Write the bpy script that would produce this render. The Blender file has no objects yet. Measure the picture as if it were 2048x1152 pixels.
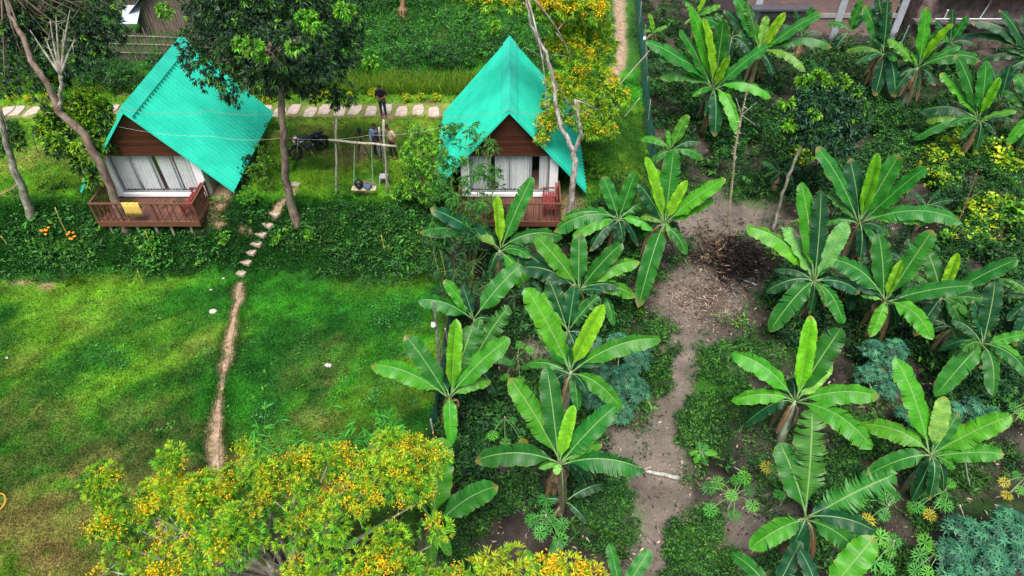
import bpy, math, random
import numpy as np
from mathutils import Vector, Matrix
R = math.radians
rng = np.random.default_rng(7)
random.seed(7)
scene = bpy.context.scene
COL = scene.collection
# ---------------------------------------------------------------- camera, sky, sun, exposure
PITCH = 43.6; CAMH = 17.0; FPX = 1359.0
cam = bpy.data.cameras.new('camera'); camo = bpy.data.objects.new('camera', cam); COL.objects.link(camo)
camo.location = (0, 0, CAMH); camo.rotation_euler = (R(90 - PITCH), 0, 0)
cam.sensor_width = 36; cam.lens = 36 * FPX / 2048; cam.clip_start = 0.1; cam.clip_end = 2000
scene.camera = camo
SUN_EL, SUN_AZ = 66.0, 190.0      # azimuth measured from +Y clockwise; the light comes from behind the camera through thin cloud
world = bpy.data.worlds.new('World'); scene.world = world; world.use_nodes = True
wn = world.node_tree.nodes; sky = wn.new('ShaderNodeTexSky'); sky.sky_type = 'NISHITA'; sky.sun_disc = False
sky.sun_elevation = R(SUN_EL); sky.sun_rotation = R(SUN_AZ); sky.air_density = 1.6; sky.dust_density = 3.0
world.node_tree.links.new(sky.outputs[0], wn['Background'].inputs[0]); wn['Background'].inputs[1].default_value = 0.07
sl = bpy.data.lights.new('sun', 'SUN'); sl.energy = 2.9; sl.angle = R(34); sl.color = (1, .95, .86)
so = bpy.data.objects.new('sun', sl); COL.objects.link(so)
sd = Vector((math.sin(R(SUN_AZ)) * math.cos(R(SUN_EL)), math.cos(R(SUN_AZ)) * math.cos(R(SUN_EL)), math.sin(R(SUN_EL))))
so.rotation_euler = sd.to_track_quat('Z', 'Y').to_euler(); so.location = sd * 60
vs = scene.view_settings; vs.view_transform = 'Standard'; vs.look = 'None'; vs.gamma = 1; vs.use_curve_mapping = False
vs.exposure = 1.05

# ---------------------------------------------------------------- terrain and the survey of the photograph
def sstep(a, b, v):
    t = np.clip((np.asarray(v, float) - a) / (b - a), 0, 1); return t * t * (3 - 2 * t)
def T(x, y):
    x = np.asarray(x, float); y = np.asarray(y, float)
    wob = .35 * np.sin(x * .55) + .2 * np.sin(x * 1.3 + 1)
    left = -1.8 + 1.8 * sstep(20.2 + wob, 23.0 + wob * .5, y)
    right = -1.8 + 1.5 * sstep(19, 40, y)
    m = sstep(4.6, 6.8, x)
    z = left * (1 - m) + right * m
    bump = .05 * np.sin(x * .9 + y * .4) * np.sin(y * .8 - x * .3) + .02 * np.sin(x * 2.7 + 1) * np.sin(y * 2.3)
    return z + bump
cp, sp = math.cos(R(PITCH)), math.sin(R(PITCH))
def raydir(px, py):
    a = (np.asarray(px, float) - 1024) / FPX; b = (576 - np.asarray(py, float)) / FPX
    d = np.stack(np.broadcast_arrays(a, cp + b * sp, -sp + b * cp), -1)
    return d
C0 = np.array([0, 0, CAMH])
def Wz(px, py, z):
    d = raydir(px, py); t = (np.asarray(z, float) - CAMH) / d[..., 2]; return C0 + d * t[..., None]
def Wy(px, py, y):
    d = raydir(px, py); t = y / d[..., 1]; return C0 + d * t[..., None]
def G(px, py, h=0.0):
    z = np.zeros(np.shape(px)) - .5
    for _ in range(14):
        P = Wz(px, py, z + h); z = .5 * z + .5 * T(P[..., 0], P[..., 1])
    P = Wz(px, py, z + h); return P

# ---------------------------------------------------------------- materials
def srgb(r, g, b):
    f = lambda c: (c / 255 / 12.92) if c / 255 <= .04045 else ((c / 255 + .055) / 1.055) ** 2.4
    return (f(r), f(g), f(b))
MATS = {}
class NT:
    def __init__(s, name):
        s.m = bpy.data.materials.new(name); s.m.use_nodes = True; s.t = s.m.node_tree; s.n = s.t.nodes; s.b = s.n['Principled BSDF']; s.out = s.n['Material Output']
    def add(s, typ, **kw):
        n = s.n.new('ShaderNode' + typ)
        for k, v in kw.items(): setattr(n, k, v)
        return n
    def link(s, a, b): s.t.links.new(a, b)
    def noise(s, scale, detail=4, rough=.6, coord=None, dist=0):
        n = s.add('TexNoise'); n.inputs['Scale'].default_value = scale; n.inputs['Detail'].default_value = detail
        n.inputs['Roughness'].default_value = rough; n.inputs['Distortion'].default_value = dist
        if coord is not None: s.link(coord, n.inputs['Vector'])
        return n.outputs['Fac']
    def ramp(s, fac, stops):
        r = s.add('ValToRGB'); els = r.color_ramp.elements
        while len(els) < len(stops): els.new(.5)
        for e, (p, c) in zip(els, stops): e.position = p; e.color = (*c[:3], 1)
        s.link(fac, r.inputs[0]); return r.outputs[0]
    def mix(s, fac, a, b, mode='MIX'):
        m = s.add('MixRGB', blend_type=mode)
        for inp, v in ((m.inputs[0], fac), (m.inputs[1], a), (m.inputs[2], b)):
            if hasattr(v, 'links'): s.link(v, inp)
            elif isinstance(v, (int, float)): inp.default_value = v
            else: inp.default_value = (*v[:3], 1)
        return m.outputs[0]
    def math(s, op, a, b=0.0, clamp=False):
        m = s.add('Math', operation=op, use_clamp=clamp)
        for inp, v in ((m.inputs[0], a), (m.inputs[1], b)):
            if hasattr(v, 'links'): s.link(v, inp)
            else: inp.default_value = v
        return m.outputs[0]
    def bump(s, h, strength=.3, dist=.02):
        b = s.add('Bump'); b.inputs['Strength'].default_value = strength; b.inputs['Distance'].default_value = dist
        s.link(h, b.inputs['Height']); s.link(b.outputs[0], s.b.inputs['Normal'])
    def obj(s): return s.add('TexCoord').outputs['Object']
    def geo(s): return s.add('NewGeometry').outputs['Position']
def simple(name, c, rough=.6, metal=0, var=.25, scale=8, bump=0, spec=.4):
    if name in MATS: return MATS[name]
    t = NT(name); co = t.obj(); n = t.noise(scale, 5, .65, co)
    lo = tuple(v * (1 - var) for v in c); hi = tuple(min(1, v * (1 + var)) for v in c)
    t.link(t.ramp(n, [(.3, lo), (.7, hi)]), t.b.inputs['Base Color'])
    t.b.inputs['Roughness'].default_value = rough; t.b.inputs['Metallic'].default_value = metal
    t.b.inputs['Specular IOR Level'].default_value = spec
    if bump: t.bump(n, bump)
    MATS[name] = t.m; return t.m
def foliage_mat(name, rough=.5, trans=.3, spec=.35):
    t = NT(name); a = t.add('Attribute', attribute_name='tint').outputs['Color']
    g = t.geo(); n = t.noise(9, 3, .6, g)
    c = t.mix(1, a, t.ramp(n, [(.3, (.75, .75, .75)), (.7, (1.2, 1.2, 1.2))]), 'MULTIPLY')
    t.link(c, t.b.inputs['Base Color']); t.b.inputs['Roughness'].default_value = rough; t.b.inputs['Specular IOR Level'].default_value = spec
    tr = t.add('BsdfTranslucent'); t.link(t.mix(1, c, (1.15, 1.25, .55), 'MULTIPLY'), tr.inputs['Color'])
    ms = t.add('MixShader'); ms.inputs[0].default_value = trans
    t.link(t.b.outputs[0], ms.inputs[1]); t.link(tr.outputs[0], ms.inputs[2]); t.link(ms.outputs[0], t.out.inputs[0])
    return t.m
M_LEAF = foliage_mat('leaf'); M_GLOSS = foliage_mat('glossy_leaf', .45, .2, .4); M_GRASS = foliage_mat('grass_blade', .6, .35, .2)
M_PETAL = foliage_mat('petal', .6, .35, .2); M_DRY = foliage_mat('dry_leaf', .85, .1, .1)
def banana_mat():
    t = NT('banana_leaf'); uv = t.add('UVMap').outputs[0]; sp_ = t.add('SeparateXYZ'); t.link(uv, sp_.inputs[0]); u, v = sp_.outputs[0], sp_.outputs[1]
    oi = t.add('ObjectInfo'); base = oi.outputs['Color']
    co = t.add('CombineXYZ'); t.link(t.math('MULTIPLY', u, 1.2), co.inputs[0]); t.link(t.math('MULTIPLY', v, 75), co.inputs[1]); t.link(t.math('MULTIPLY', oi.outputs['Random'], 40), co.inputs[2])
    st = t.noise(1.0, 2, .5, co.outputs[0])
    c = t.mix(1, base, t.ramp(st, [(.32, (.68, .72, .7)), (.68, (1.2, 1.16, 1.1))]), 'MULTIPLY')
    co2 = t.add('CombineXYZ'); t.link(t.math('MULTIPLY', u, 1.0), co2.inputs[0]); t.link(t.math('MULTIPLY', v, 7), co2.inputs[1]); t.link(t.math('MULTIPLY', oi.outputs['Random'], 90), co2.inputs[2])
    big = t.noise(1.1, 3, .6, co2.outputs[0])
    c = t.mix(1, c, t.ramp(big, [(.35, (.72, .8, .95)), (.7, (1.25, 1.12, .9))]), 'MULTIPLY')
    au = t.math('ABSOLUTE', u)
    rib = t.math('LESS_THAN', au, .045)
    c = t.mix(t.math('MULTIPLY', rib, .75), c, (.25, .42, .1))
    edge = t.math('MULTIPLY', t.ramp(au, [(.9, (0, 0, 0)), (1.0, (1, 1, 1))]), t.ramp(big, [(.45, (0, 0, 0)), (.6, (1, 1, 1))]))
    tipb = t.ramp(v, [(.93, (0, 0, 0)), (1, (1, 1, 1))])
    brown = t.math('MULTIPLY', t.math('ADD', edge, t.math('MULTIPLY', tipb, t.math('GREATER_THAN', oi.outputs['Random'], .6))), .75, True)
    c = t.mix(brown, c, (.28, .19, .05))
    gb = t.add('NewGeometry').outputs['Backfacing']
    c = t.mix(t.math('MULTIPLY', gb, .35), c, (.14, .33, .12))
    t.link(c, t.b.inputs['Base Color']); t.b.inputs['Roughness'].default_value = .42; t.b.inputs['Specular IOR Level'].default_value = .42
    t.bump(st, .5, .02)
    tr = t.add('BsdfTranslucent'); t.link(t.mix(1, c, (1.2, 1.25, .5), 'MULTIPLY'), tr.inputs['Color'])
    ms = t.add('MixShader'); ms.inputs[0].default_value = .28
    t.link(t.b.outputs[0], ms.inputs[1]); t.link(tr.outputs[0], ms.inputs[2]); t.link(ms.outputs[0], t.out.inputs[0])
    return t.m
M_BAN = banana_mat()
def bark_mat(name, c1, c2, c3=None, scale=5):
    t = NT(name); g = t.geo(); mp = t.add('Mapping'); mp.inputs['Scale'].default_value = (1, 1, .35); t.link(g, mp.inputs[0])
    n = t.noise(scale, 7, .7, mp.outputs[0], .4); n2 = t.noise(2.4, 4, .6, g)
    c = t.ramp(n, [(.36, c1), (.62, c2)])
    if c3: c = t.mix(t.ramp(n2, [(.5, (0, 0, 0)), (.62, (1, 1, 1))]), c, c3)
    t.link(c, t.b.inputs['Base Color']); t.b.inputs['Roughness'].default_value = .9; t.bump(n, .8, .04); return t.m
M_BARK = bark_mat('reddish_bark', (.06, .035, .028), (.26, .18, .145), (.14, .13, .09))
M_BARKG = bark_mat('grey_bark', (.1, .085, .07), (.4, .37, .33), (.13, .15, .07))
M_BARKP = bark_mat('pale_bark', (.2, .18, .15), (.62, .6, .56), (.3, .3, .27), 7)
M_STEM = bark_mat('banana_stem', (.05, .03, .02), (.2, .13, .075), (.13, .16, .06))
M_STEMG = bark_mat('green_banana_stem', (.12, .16, .1), (.32, .4, .28), (.2, .17, .1))
M_POLE = bark_mat('weathered_pole', (.15, .13, .11), (.5, .46, .38), (.3, .28, .2), 9)
M_PETI = simple('petiole', (.16, .28, .1), .5)
M_TWIG = simple('twig', (.12, .09, .06), .9)
M_BAMB = simple('bamboo_culm', (.16, .22, .06), .5)
def wood_mat(name, c1, c2, axis='x', sc=3, rough=.5, plank=0, plank_axis=2):
    t = NT(name); o = t.obj(); mp = t.add('Mapping'); mp.inputs['Scale'].default_value = {'x': (.4, 6, 6), 'y': (6, .4, 6), 'z': (6, 6, .4)}[axis]; t.link(o, mp.inputs[0])
    n = t.noise(sc, 6, .7, mp.outputs[0], 1.0); c = t.ramp(n, [(.3, c1), (.7, c2)])
    if plank:
        s_ = t.add('SeparateXYZ'); t.link(o, s_.inputs[0]); q = t.math('DIVIDE', s_.outputs[plank_axis], plank)
        f = t.math('FRACT', q); w = t.add('TexWhiteNoise', noise_dimensions='1D'); t.link(t.math('FLOOR', q), w.inputs['W'])
        c = t.mix(1, c, t.ramp(w.outputs['Value'], [(0, (.7, .7, .7)), (1, (1.3, 1.25, 1.2))]), 'MULTIPLY')
        gap = t.math('LESS_THAN', f, .07); c = t.mix(gap, c, tuple(v * .25 for v in c1))
        t.bump(t.math('SUBTRACT', 1, gap), .6, .01)
    t.link(c, t.b.inputs['Base Color']); t.b.inputs['Roughness'].default_value = rough; return t.m
M_GABLE = wood_mat('mahogany_boards', (.035, .009, .005), (.1, .028, .014), 'x', 3, .5, .14, 2)
M_DECK = wood_mat('deck_boards', (.06, .022, .016), (.17, .07, .05), 'y', 3, .6, .15, 0)
M_RAIL = wood_mat('stained_rail', (.07, .025, .014), (.2, .085, .05), 'x', 4, .55)
M_BENCH = wood_mat('maroon_bench', (.13, .012, .016), (.26, .035, .04), 'y', 4, .45)
def roof_mat():
    t = NT('teal_metal'); o = t.obj(); n = t.noise(1.2, 5, .6, o); n2 = t.noise(14, 4, .7, o)
    c = t.ramp(n, [(.3, (.022, .52, .38)), (.7, (.04, .66, .49))]); c = t.mix(1, c, t.ramp(n2, [(.3, (.95, .95, .95)), (.6, (1.03, 1.03, 1.03))]), 'MULTIPLY')
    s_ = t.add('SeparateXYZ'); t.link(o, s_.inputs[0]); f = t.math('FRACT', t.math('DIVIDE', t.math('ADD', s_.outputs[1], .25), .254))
    rib_shade = t.math('ADD', t.math('MULTIPLY', t.math('GREATER_THAN', f, .62), t.math('LESS_THAN', f, .74)), t.math('LESS_THAN', f, .1), True)
    c = t.mix(t.math('MULTIPLY', rib_shade, .55), c, (.008, .24, .19))           # shadow lines on both sides of every rib, painted into the roof colour
    t.link(c, t.b.inputs['Base Color']); t.b.inputs['Roughness'].default_value = .5; t.b.inputs['Specular IOR Level'].default_value = .3; return t.m
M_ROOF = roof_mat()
M_WHITE = simple('white_paint', (.8, .82, .84), .5, 0, .06, 3)
M_CURT = simple('curtain_cloth', (.74, .79, .82), .9, 0, .06, 3)
M_GREYF = simple('grey_frame', (.22, .25, .27), .5, .3)
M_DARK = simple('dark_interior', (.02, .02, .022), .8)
M_CONC = simple('concrete', (.3, .29, .29), .85, 0, .3, 3, .3)
M_BLACK = simple('black_plastic', (.012, .012, .014), .4)
M_RUBBER = simple('rubber', (.018, .018, .018), .8)
M_CHROME = simple('chrome', (.6, .6, .62), .25, 1)
M_REDP = simple('red_paint', (.35, .01, .015), .3)
M_PAVER = simple('paver', (.44, .35, .3), .9, 0, .35, 4, .4)
M_STONE = simple('stone', (.5, .46, .42), .9, 0, .2, 9, .3)
M_TOWEL = simple('yellow_towel', (.62, .4, .09), .95, 0, .15, 12, .3)
def glass_mat():
    t = NT('window_glass'); t.b.inputs['Base Color'].default_value = (.9, .95, .97, 1); t.b.inputs['Roughness'].default_value = .05
    tr = t.add('BsdfTransparent'); ms = t.add('MixShader'); ms.inputs[0].default_value = .12
    gl = t.add('BsdfGlossy'); gl.inputs['Roughness'].default_value = .05
    t.link(tr.outputs[0], ms.inputs[1]); t.link(gl.outputs[0], ms.inputs[2]); t.link(ms.outputs[0], t.out.inputs[0]); return t.m
M_GLASS = glass_mat()

# ---------------------------------------------------------------- mesh helpers
def tag(o, label=None, cat=None, group=None, kind=None):
    if label: o['label'] = label
    if cat: o['category'] = cat
    if group: o['group'] = group
    if kind: o['kind'] = kind
    return o
def empty(name, loc, label=None, cat=None, group=None, rz=0):
    o = bpy.data.objects.new(name, None); COL.objects.link(o); o.location = [float(v) for v in loc]; o.rotation_euler = (0, 0, rz); o.empty_display_size = .2
    return tag(o, label, cat, group)
def base_of(p): 
    v = np.zeros(3)
    while p is not None: v += np.array(p.location); p = p.parent
    return v
def link_mesh(me, name, mat, parent=None, smooth=False, origin=None):
    o = bpy.data.objects.new(name, me); COL.objects.link(o)
    if mat: me.materials.append(mat)
    if parent: o.parent = parent
    if origin is not None: o.location = [float(v) for v in origin]
    if smooth: me.polygons.foreach_set('use_smooth', [True] * len(me.polygons))
    return o
class MB:
    """collects shapes in world coordinates (or local when built without parent offset)"""
    def __init__(s): s.v = []; s.f = []
    def add(s, v, f):
        b = len(s.v); s.v += [tuple(map(float, p)) for p in v]; s.f += [tuple(i + b for i in q) for q in f]
    def box(s, x0, x1, y0, y1, z0, z1):
        s.add([(x0, y0, z0), (x1, y0, z0), (x1, y1, z0), (x0, y1, z0), (x0, y0, z1), (x1, y0, z1), (x1, y1, z1), (x0, y1, z1)],
              [(0, 3, 2, 1), (4, 5, 6, 7), (0, 1, 5, 4), (1, 2, 6, 5), (2, 3, 7, 6), (3, 0, 4, 7)]); return s
    def prism(s, poly, z0, z1, taper=1.0):
        n = len(poly); cx = sum(p[0] for p in poly) / n; cy = sum(p[1] for p in poly) / n
        s.add([(*p, z0) for p in poly] + [(cx + (p[0] - cx) * taper, cy + (p[1] - cy) * taper, z1) for p in poly],
              [tuple(range(n))[::-1], tuple(range(n, 2 * n))] + [(i, (i + 1) % n, n + (i + 1) % n, n + i) for i in range(n)]); return s
    def extr(s, poly3, d):
        n = len(poly3); d = np.array(d); s.add([tuple(p) for p in poly3] + [tuple(np.array(p) + d) for p in poly3],
              [tuple(range(n)), tuple(range(n, 2 * n))[::-1]] + [(i, n + i, n + (i + 1) % n, (i + 1) % n) for i in range(n)]); return s
    def tube(s, pts, rad, n=8, closed=False, squash=1.0):
        pts = [np.array(p, float) for p in pts]; m = len(pts)
        if not hasattr(rad, '__len__'): rad = [rad] * m
        ref = np.array([.13, .27, .95]); V = []; prev = None
        for i in range(m):
            if closed: t = pts[(i + 1) % m] - pts[i - 1]
            else: t = pts[min(i + 1, m - 1)] - pts[max(i - 1, 0)]
            t = t / (np.linalg.norm(t) + 1e-9)
            if prev is None: a = np.cross(t, ref if abs(t @ ref) < .9 else np.array([1, 0, 0]))
            else: a = prev - t * (prev @ t)
            a = a / (np.linalg.norm(a) + 1e-9); prev = a; b = np.cross(t, a)
            for k in range(n):
                w = 2 * math.pi * k / n; V.append(pts[i] + rad[i] * (math.cos(w) * a + squash * math.sin(w) * b))
        F = []
        for i in range(m if closed else m - 1):
            for k in range(n):
                j = (i + 1) % m; F.append((i * n + k, i * n + (k + 1) % n, j * n + (k + 1) % n, j * n + k))
        if not closed: F += [tuple(range(n))[::-1], tuple((m - 1) * n + k for k in range(n))]
        s.add(V, F); return s
    def ell(s, c, r, nu=12, nv=8, rot=None):
        V = []; F = []
        for i in range(nv + 1):
            th = math.pi * i / nv
            for k in range(nu):
                ph = 2 * math.pi * k / nu; p = np.array([math.sin(th) * math.cos(ph) * r[0], math.sin(th) * math.sin(ph) * r[1], math.cos(th) * r[2]])
                if rot is not None: p = rot @ p
                V.append(np.array(c) + p)
        for i in range(nv):
            for k in range(nu): F.append((i * nu + k, (i + 1) * nu + k, (i + 1) * nu + (k + 1) % nu, i * nu + (k + 1) % nu))
        s.add(V, F); return s
    def build(s, name, mat, parent=None, smooth=False, bevel=0, origin=None, local=False):
        me = bpy.data.meshes.new(name); off = np.zeros(3)
        if origin is not None: off = np.array(origin, float)
        elif parent is not None and not local: off = base_of(parent)
        me.from_pydata([(v[0] - off[0], v[1] - off[1], v[2] - off[2]) for v in s.v], [], s.f); me.validate(); me.update()
        o = link_mesh(me, name, mat, parent, smooth, origin)
        if bevel:
            b = o.modifiers.new('bevel', 'BEVEL'); b.width = bevel; b.segments = 2; b.limit_method = 'ANGLE'
        return o
def jitter(m, a, seed=0):
    r_ = np.random.default_rng(seed); m.v = [tuple(np.array(v) + r_.normal(0, a, 3)) for v in m.v]; return m
def fastmesh(name, V, F, mat, parent=None, tint=None, uv=None, origin=None, smooth=False):
    """V (n,3), F (m,k) equal sized faces; tint per vertex"""
    off = np.array(origin, float) if origin is not None else (base_of(parent) if parent is not None else np.zeros(3))
    me = bpy.data.meshes.new(name); n = len(V); m, k = F.shape
    me.vertices.add(n); me.vertices.foreach_set('co', (V - off).astype(np.float32).ravel())
    me.loops.add(m * k); me.loops.foreach_set('vertex_index', F.astype(np.int32).ravel())
    me.polygons.add(m); me.polygons.foreach_set('loop_start', np.arange(0, m * k, k, dtype=np.int32))
    me.update(calc_edges=True)
    if tint is not None:
        a = me.color_attributes.new('tint', 'FLOAT_COLOR', 'POINT'); c = np.ones((n, 4), np.float32); c[:, :3] = tint; a.data.foreach_set('color', c.ravel())
    if uv is not None:
        l = me.uv_layers.new(name='UVMap'); l.data.foreach_set('uv', uv[F.ravel()].astype(np.float32).ravel())
    return link_mesh(me, name, mat, parent, smooth, origin)
def nrm(a): return a / (np.linalg.norm(a, axis=-1, keepdims=True) + 1e-9)
def leafgeo(P, D, L, ratio=.35, tint=None, N=None, fold=.25, droop=.15):
    """one folded diamond leaf per row; returns V, F, tint"""
    n = len(P); D = nrm(D); L = np.broadcast_to(L, (n,))[:, None]
    if N is None: N = rng.normal(0, .45, (n, 3)) + np.array([0, 0, 1.0])
    S = nrm(np.cross(D, N)); U = nrm(np.cross(S, D))
    w = L * ratio * .5
    V = np.stack([P, P + D * L * .45 + S * w + U * w * fold * 2, P + D * L - np.array([0, 0, 1]) * L * droop, P + D * L * .45 - S * w + U * w * fold * 2], 1).reshape(-1, 3)
    b = np.arange(n)[:, None] * 4
    F = np.concatenate([b + [0, 1, 2], b + [0, 2, 3]], 1).reshape(-1, 3)
    t = None if tint is None else np.repeat(tint, 4, 0)
    return V, F, t
def leaves(name, P, D, L, ratio, tint, mat, parent=None, N=None, fold=.25, droop=.15, origin=None):
    V, F, t = leafgeo(P, D, L, ratio, tint, N, fold, droop); return fastmesh(name, V, F, mat, parent, t, origin=origin)
def pal(n, cols, probs=None, var=.18):
    cols = np.array(cols, float); i = rng.choice(len(cols), n, p=probs); return np.clip(cols[i] * (1 + rng.normal(0, var, (n, 1))), .003, 1)
def unit(n):
    return nrm(rng.normal(0, 1, (n, 3)))
DKG = [(.010, .035, .018), (.016, .055, .022), (.028, .085, .02), (.045, .13, .02)]
MIDG = [(.018, .07, .012), (.03, .12, .014), (.055, .18, .015), (.1, .26, .02)]
LITE = [(.1, .28, .015), (.17, .38, .015), (.06, .2, .02)]
# ---------------------------------------------------------------- ground
_grids = {}
def vn(x, y, s, seed=0):
    if seed not in _grids: _grids[seed] = np.random.default_rng(100 + seed).random((256, 256))
    g = _grids[seed]; u = np.asarray(x, float) / s + 500.3; v = np.asarray(y, float) / s + 700.7
    i = np.floor(u).astype(int); j = np.floor(v).astype(int); fu = u - i; fv = v - j; fu = fu * fu * (3 - 2 * fu); fv = fv * fv * (3 - 2 * fv)
    a = g[i % 256, j % 256]; b = g[(i + 1) % 256, j % 256]; c = g[i % 256, (j + 1) % 256]; d = g[(i + 1) % 256, (j + 1) % 256]
    return (a * (1 - fu) + b * fu) * (1 - fv) + (c * (1 - fu) + d * fu) * fv
def fbm(x, y, s, seed=0, o=4):
    r_ = 0; a = .5
    for k in range(o): r_ = r_ + a * vn(x, y, s / 2 ** k, seed + k); a *= .5
    return r_ / (1 - .5 ** o)
def ellW(px, py, rx, ry):
    c = G(px, py); e = G(px + rx, py); u = G(px, py - ry); return c[0], c[1], abs(e[0] - c[0]), abs(u[1] - c[1])
def emask(x, y, px, py, rx, ry, soft=.5):
    cx, cy, a, b = ellW(px, py, rx, ry)
    d = np.sqrt(((x - cx) / a) ** 2 + ((y - cy) / b) ** 2) + (fbm(x, y, 1.3, 40) - .5) * 1.3
    return 1 - sstep(1 - soft, 1 + soft * .4, d)
def polyW(pts): return np.array([G(*p) for p in pts])
def segdist(x, y, P):
    d = np.full(np.shape(x), 1e9)
    for a, b in zip(P[:-1], P[1:]):
        ab = b[:2] - a[:2]; t = np.clip(((x - a[0]) * ab[0] + (y - a[1]) * ab[1]) / (ab @ ab), 0, 1)
        d = np.minimum(d, np.hypot(x - a[0] - t * ab[0], y - a[1] - t * ab[1]))
    return d
PATH1 = polyW([(480, 566), (476, 600), (463, 660), (455, 710), (440, 790), (434, 840), (430, 890), (431, 930), (434, 990)])
PATH2 = polyW([(1236, -60), (1238, -10), (1240, 40), (1243, 90), (1240, 130), (1222, 160), (1192, 186), (1160, 206), (1110, 222)])
PATH3 = polyW([(596, 372), (585, 385), (560, 412), (548, 430)])
TRAIL = polyW([(1372, 560), (1358, 610), (1372, 680), (1362, 740), (1345, 820), (1330, 900), (1316, 960), (1320, 1040), (1300, 1130)])
TRAIL2 = polyW([(1345, 820), (1280, 850), (1260, 900)])
PAVLINE = polyW([(-40, 228), (60, 225), (400, 223), (650, 222), (880, 220), (1000, 218)])
def garden(x, y):
    w = (fbm(x, y, 1.5, 60) - .5) * 1.2
    a = sstep(-2.9, -2.3, x + w * .5) * (1 - sstep(21.3, 22.2, y + w * .6))
    b = sstep(-.1, .5, x + w * .3 - 6.1 - np.maximum(y - 24, 0) * .085) * (1 - sstep(60, 62, y))
    return np.clip(a + b, 0, 1)
def L3(a, b, t): return np.asarray(a) * (1 - t[..., None]) + np.asarray(b) * t[..., None]
def albedo(x, y):
    n1 = fbm(x, y, 2.2, 1); n2 = fbm(x, y, .8, 11); n3 = fbm(x, y, 5.5, 21); n4 = fbm((x * .8 + y * .6) * .45, (-x * .6 + y * .8) * 1.2, 2.4, 51)
    c = L3((.008, .075, .008), (.036, .23, .01), sstep(.34, .62, n1 * .5 + n2 * .5))
    yel = sstep(.42, .6, n4 * .65 + n3 * .35) * (1 - sstep(20.0, 20.8, y)) * .6 + (.35 + .5 * sstep(.35, .6, n2)) * sstep(22.8, 24.5, y + (n1 - .5) * 2) * (1 - sstep(32, 33, y))
    c = L3(c, (.16, .29, .018), np.clip(yel, 0, 1) * .85)
    dry = .75 * (1 - sstep(11.5, 15.5, y + x * .25 + 3.2 + (n1 - .5) * 4)) * (x < 0)
    for e, s in (((430, 900, 130, 60), .6), ((60, 1010, 150, 40), .9), ((110, 1110, 160, 60), 1), ((190, 900, 130, 30), .85), ((650, 730, 90, 70), .45), ((420, 690, 90, 60), .35),
                 ((200, 640, 140, 40), .35), ((30, 730, 60, 60), .35), ((260, 820, 60, 40), .5), ((700, 300, 130, 40), .8), ((640, 260, 140, 25), .6), ((840, 270, 60, 30), .5), ((90, 300, 120, 50), .6), ((620, 840, 60, 30), .5)):
        dry = np.maximum(dry, s * emask(x, y, *e, soft=.9))
    for p in ([(0, 1060), (90, 1020), (220, 940), (330, 880)], ):
        dry = np.maximum(dry, .9 * (1 - sstep(.1, 1.5, segdist(x, y, polyW(p)) + (n2 - .5) * 1.8)))
    c = L3(c, (.2, .165, .06), dry * 1.0 * sstep(.3, .6, fbm(x, y, .45, 15) * .6 + n2 * .4 + dry * .06))
    lush = sstep(.52, .4, n4) * .7 * (1 - sstep(20.0, 20.8, y)) if False else (1 - sstep(.36, .5, n4)) * .75 * (1 - sstep(20.0, 20.8, y))
    for e in ((60, 810, 120, 70), (380, 860, 80, 60), (420, 1000, 90, 60), (680, 900, 70, 40), (760, 760, 60, 120), (300, 680, 70, 40), (560, 640, 100, 60), (260, 1060, 90, 40), (700, 600, 160, 40)):
        lush = np.maximum(lush, .75 * emask(x, y, *e, soft=1.0) * sstep(.3, .6, n2 * .5 + n1 * .5))
    lush = np.maximum(lush, emask(x, y, 1250, 250, 60, 110, .8) * .9); lush = np.maximum(lush, emask(x, y, 1190, 330, 60, 60, .8) * .9)
    c = L3(c, (.01, .075, .008), lush * .8)
    c = c * (.45 + 1.1 * fbm(x, y, .42, 25, 3))[..., None]
    bank = sstep(19.9, 21.2, y + (n1 - .5) * 2.4 + (n2 - .5) * 1.6) * (1 - sstep(22.6, 23.3, y)) * (1 - sstep(4, 6, x))
    c = L3(c, (.012, .062, .012), bank * .85)
    far = sstep(35.0, 36.5, y); c = L3(c, L3((.012, .05, .012), (.035, .14, .015), n1), far)
    pl = 1 - sstep(.5, 1.0, segdist(x, y, PAVLINE) + (n2 - .5) * .6); c = L3(c, (.24, .18, .1), pl * .55)
    g = garden(x, y)
    soil = L3((.012, .01, .009), (.08, .066, .061), sstep(.3, .75, fbm(x, y, 1.0, 31, 5)))
    for e in ((1430, 430, 150, 50), (1470, 540, 100, 60)): pass
    light = np.maximum(emask(x, y, 1450, 440, 170, 60), 1 - sstep(.5, 1.4, segdist(x, y, TRAIL) + (n2 - .5)))
    light = np.maximum(light, emask(x, y, 1400, 600, 110, 60) * .7); light = np.maximum(light, np.maximum(emask(x, y, 1240, 1000, 100, 90), emask(x, y, 1500, 1040, 120, 90)))
    light = np.maximum(light, np.maximum(emask(x, y, 1260, 900, 80, 60), emask(x, y, 1090, 680, 60, 60)))
    soil = L3(soil, L3((.1, .083, .075), (.26, .22, .2), n2), light * .75)
    gg = np.zeros(np.shape(x))
    for e, s in (((1330, 730, 60, 90), 1), ((1230, 740, 60, 70), .5), ((1430, 780, 90, 90), 1), ((1410, 870, 80, 50), .6), ((1380, 1100, 90, 60), .8), ((1490, 380, 110, 40), .7), ((1530, 700, 60, 40), .5),
                 ((1850, 230, 200, 60), .5), ((1330, 350, 60, 60), .6), ((1290, 1050, 50, 60), .5), ((1960, 1000, 80, 40), .4), ((1650, 250, 60, 60), .7)):
        gg = np.maximum(gg, s * emask(x, y, *e, soft=.8))
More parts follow.
